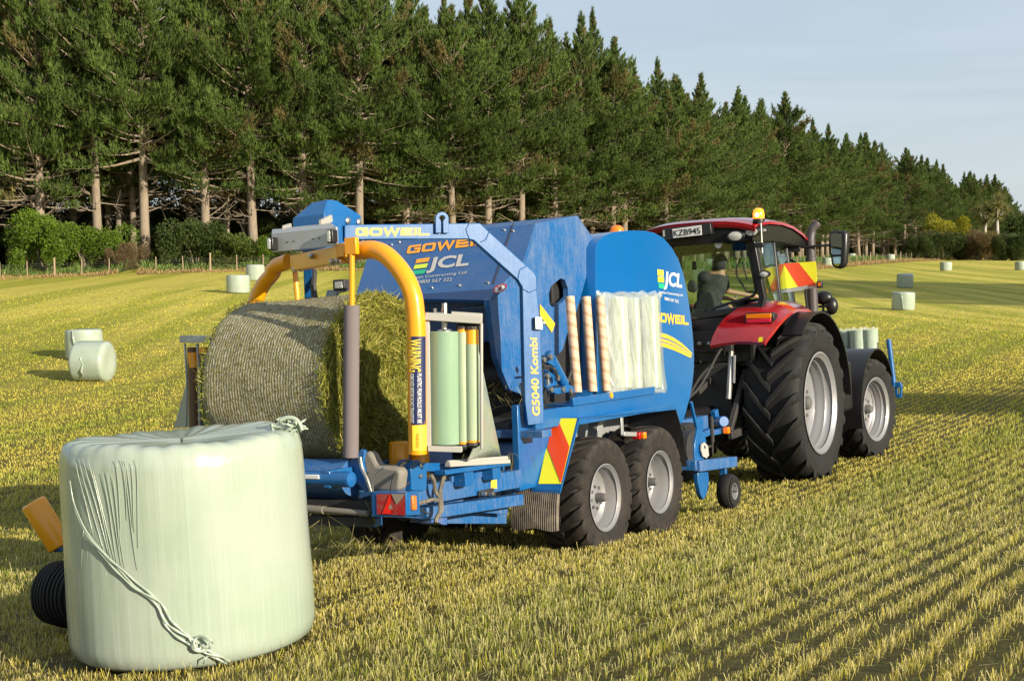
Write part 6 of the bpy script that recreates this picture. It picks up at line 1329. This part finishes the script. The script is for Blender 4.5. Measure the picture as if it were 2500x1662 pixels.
m.grid(rows, True); m.ball(hd+V(0,-.028,-.025), 1, 18, 12, (.094,.090,.108)); m.plate([hd+V(-.06,.075,.026), hd+V(.06,.075,.026), hd+V(.05,.145,.012), hd+V(0,.165,.008), hd+V(-.05,.145,.012)], (0,0,.007)); part('cap', m, plain('dark_cap', (.03,.03,.04), .85), drv)
m = MB(); m.box(hd+V(-.07,.088,-.005), hd+V(.07,.104,.022)); m.tube([hd+V(.068,.09,.012), hd+V(.085,.0,.012)], .004, 6); part('sunglasses', m, M['black'], drv, .004)
m = MB()
for s_ in (-1, 1): limb(m, [hip+V(.09*s_,.04,-.03), V(.12*s_,.44,2.14)], [.115,.095])
remeshed('shorts', m, plain('navy_shorts', (.03,.035,.06), .9), drv, .014, OFF[drv.name])

# ================================================================ FOREGROUND BALE
YA = 7.42; XA = (460-1250)/F*YA; RA, HA = .665, 1.165
gA = -2.15+CZ-.02
A = Frame((XA, YA, gA), 0, -2.2, 3.2)
fb = thing('wrapped_bale', 'big pale green wrapped bale in the foreground with a twisted film tail', 'wrapped bale', A, (0,0,0))
rs = np.random.default_rng(12); n = 220; rows = []
prof = [(.02,.010),(RA*.5,.0),(RA*.84,-.002),(RA*.93,.006),(RA*.972,.028),(RA*.992,.065)]
for i in range(1, 46): t = i/46; prof.append((RA*(1.0+.008*math.sin(math.pi*t)-.022*t+.004*math.sin(t*9)), .07+t*(HA-.15)))
prof += [(RA*.962,HA-.050),(RA*.942,HA-.022),(RA*.905,HA-.007),(RA*.82,HA-.002),(RA*.65,HA-.010),(RA*.40,HA-.022),(RA*.2,HA-.03),(.01,HA-.034)]
for j, (rr, z) in enumerate(prof):
    row = []
    for k in range(n):
        g = 2*math.pi*k/n; fold = (.25 if z > HA-.03 or z < .03 else 1)*.0011*math.sin(23*g+.8*math.sin(z*2.1))+.0008*math.sin(61*g+z*.6); lump = .006*math.sin(3*g+1)+.004*math.sin(5*g+z*2)
        w_ = .2+.6*(math.cos(g+2.3) > .1); saw = ((g*11/6.28318+.25*math.sin(z*1.3)+.3) % 1.0); fold += .0034*(saw if saw < .93 else (1-saw)/.07*.93)*(1 if .05 < z < HA-.05 else .3); q = 1+(fold*w_+lump)/RA*(1 if rr > .3 else rr/.3)
        zz = z+(.006*math.sin(9*g)+.004*math.sin(31*g+1))*(z > HA-.1)*(rr/RA)+.012*math.sin(2*g+.5)*(z > .5); row.append((rr*q*math.cos(g), rr*q*math.sin(g), zz))
    rows.append(row)
b = MB(); b.grid(rows, True); fw = part('film_wrap', b, M['film'], fb, sharp=180)
def onA(c, x, y, lift=0.):
    d = A.R.T@ray(*N(c, x, y)); o = A.L(CAM); 
    best = None
    for r_ in np.linspace(RA*1.03, RA*.97, 1):
        a_ = d[0]**2+d[1]**2; b_ = 2*(o[0]*d[0]+o[1]*d[1]); c_ = o[0]**2+o[1]**2-(RA*1.012+lift)**2; D_ = b_*b_-4*a_*c_
        if D_ < 0: t_ = -b_/(2*a_)
        else: t_ = (-b_-math.sqrt(D_))/(2*a_)
    p = o+t_*d; return p
path = [(352,560),(362,640),(385,715),(430,820),(500,910),(560,975),(620,1030),(680,1085),(740,1125),(790,1160),(815,1200),(840,1265),(880,1310),(930,1350),(975,1385),(1040,1430),(1100,1450),(1150,1475)]
ctr_ = smooth([onA('c1', x, y, .006) for x, y in path], 6); m_ = len(ctr_)
b = MB()
for s_ in range(3):
    pts = []; rad = []
    for i, p in enumerate(ctr_):
        t = i/(m_-1); tan = unit(ctr_[min(i+1, m_-1)]-ctr_[max(i-1, 0)]); out_n = unit(V(p[0], p[1], 0)); sd = np.cross(tan, out_n); wdt = .003+.017*math.sin(min(1, t*1.4)*math.pi/2)*(1-.55*max(0, (t-.85)/.15))
        a_ = s_*math.pi/2+t*9; pts.append(p+sd*wdt*math.cos(a_)+out_n*(.22*wdt*math.sin(a_)+.001)); rad.append((.002+.0052*math.sin(min(1, t*1.6)*math.pi/2))*(1+.25*math.sin(t*70+s_*2))*(1-.6*max(0, (t-.93)/.07)))
    b.tube(pts, rad, 7)
for i in range(3):   # loose curled scraps near the lower knot
    t = rs.uniform(.8, .95); p = ctr_[int(t*(m_-1))]+rs.normal(0, .02, 3)*V(1,.3,1); out_n = unit(V(p[0], p[1], 0)); q0 = p+out_n*.015; q1 = q0+rs.normal(0, .022, 3)+out_n*.008; q2 = q1+rs.normal(0, .02, 3); b.tube([q0, q1, q2], [.004,.006,.002], 5)
part('film_tail', b, M['film'], fb, sharp=180)
kn = onA('c1', 1020, 1375, .01); b = MB()
for k in range(4):
    pts = [kn+V(.055*math.cos(a+k*.4)*(1-.08*k), -.02-.010*math.sin(a*2+k), .040*math.sin(a+k*.3)*(1-.06*k)) for a in np.linspace(0, 5.4, 16)]; b.tube(pts, .006, 6)
part('film_knot', b, M['film'], fb, sharp=180)
b = MB()   # stretched pleats converging on the tail
for (x0, y0, x1, y1) in [(365,455,470,835),(400,450,520,930),(420,450,545,950),(440,450,560,965),(470,500,570,975),(510,520,590,975),(545,520,600,980),(560,540,610,985),(575,560,625,1000),(380,470,440,700),(440,860,405,1380),(425,800,400,1250),(610,450,640,760),(625,455,690,1010),(640,455,660,800),(655,470,680,820),(680,450,700,900),(490,1000,480,1300),(530,1010,545,1400),(640,1140,650,1360),(590,455,600,900)]:
    pts = [onA('c1', x0+(x1-x0)*t+6*math.sin(t*3+x0), y0+(y1-y0)*t, -.0068) for t in np.linspace(0, 1, 12)]; b.tube(pts, [.0015*math.sin(math.pi*min(.97, max(.03, t)))**.5+.0006 for t in np.linspace(0, 1, 12)], 6)
part_islands('film_pleat', b, M['film'], fb, 0, 180)
tk = A.at('c1', 1440, 285, Y=.0); b = MB()
for k in range(34):
    p = tk+rs.normal(0, 1, 3)*V(.030,.03,.014)+V(0,0,-.005); b.tube([p, p+rs.normal(0, 1, 3)*V(.024,.02,.012), p+rs.normal(0, 1, 3)*V(.035,.03,.014)], [.007,.011,.004], 6)
b.tube(smooth([A.at('c1', x, y, Y=-.02) for x, y in [(1400,262),(1440,245),(1480,250),(1505,275),(1518,310)]]), .012, 7)
part('film_tuft', b, M['film'], fb, sharp=180)
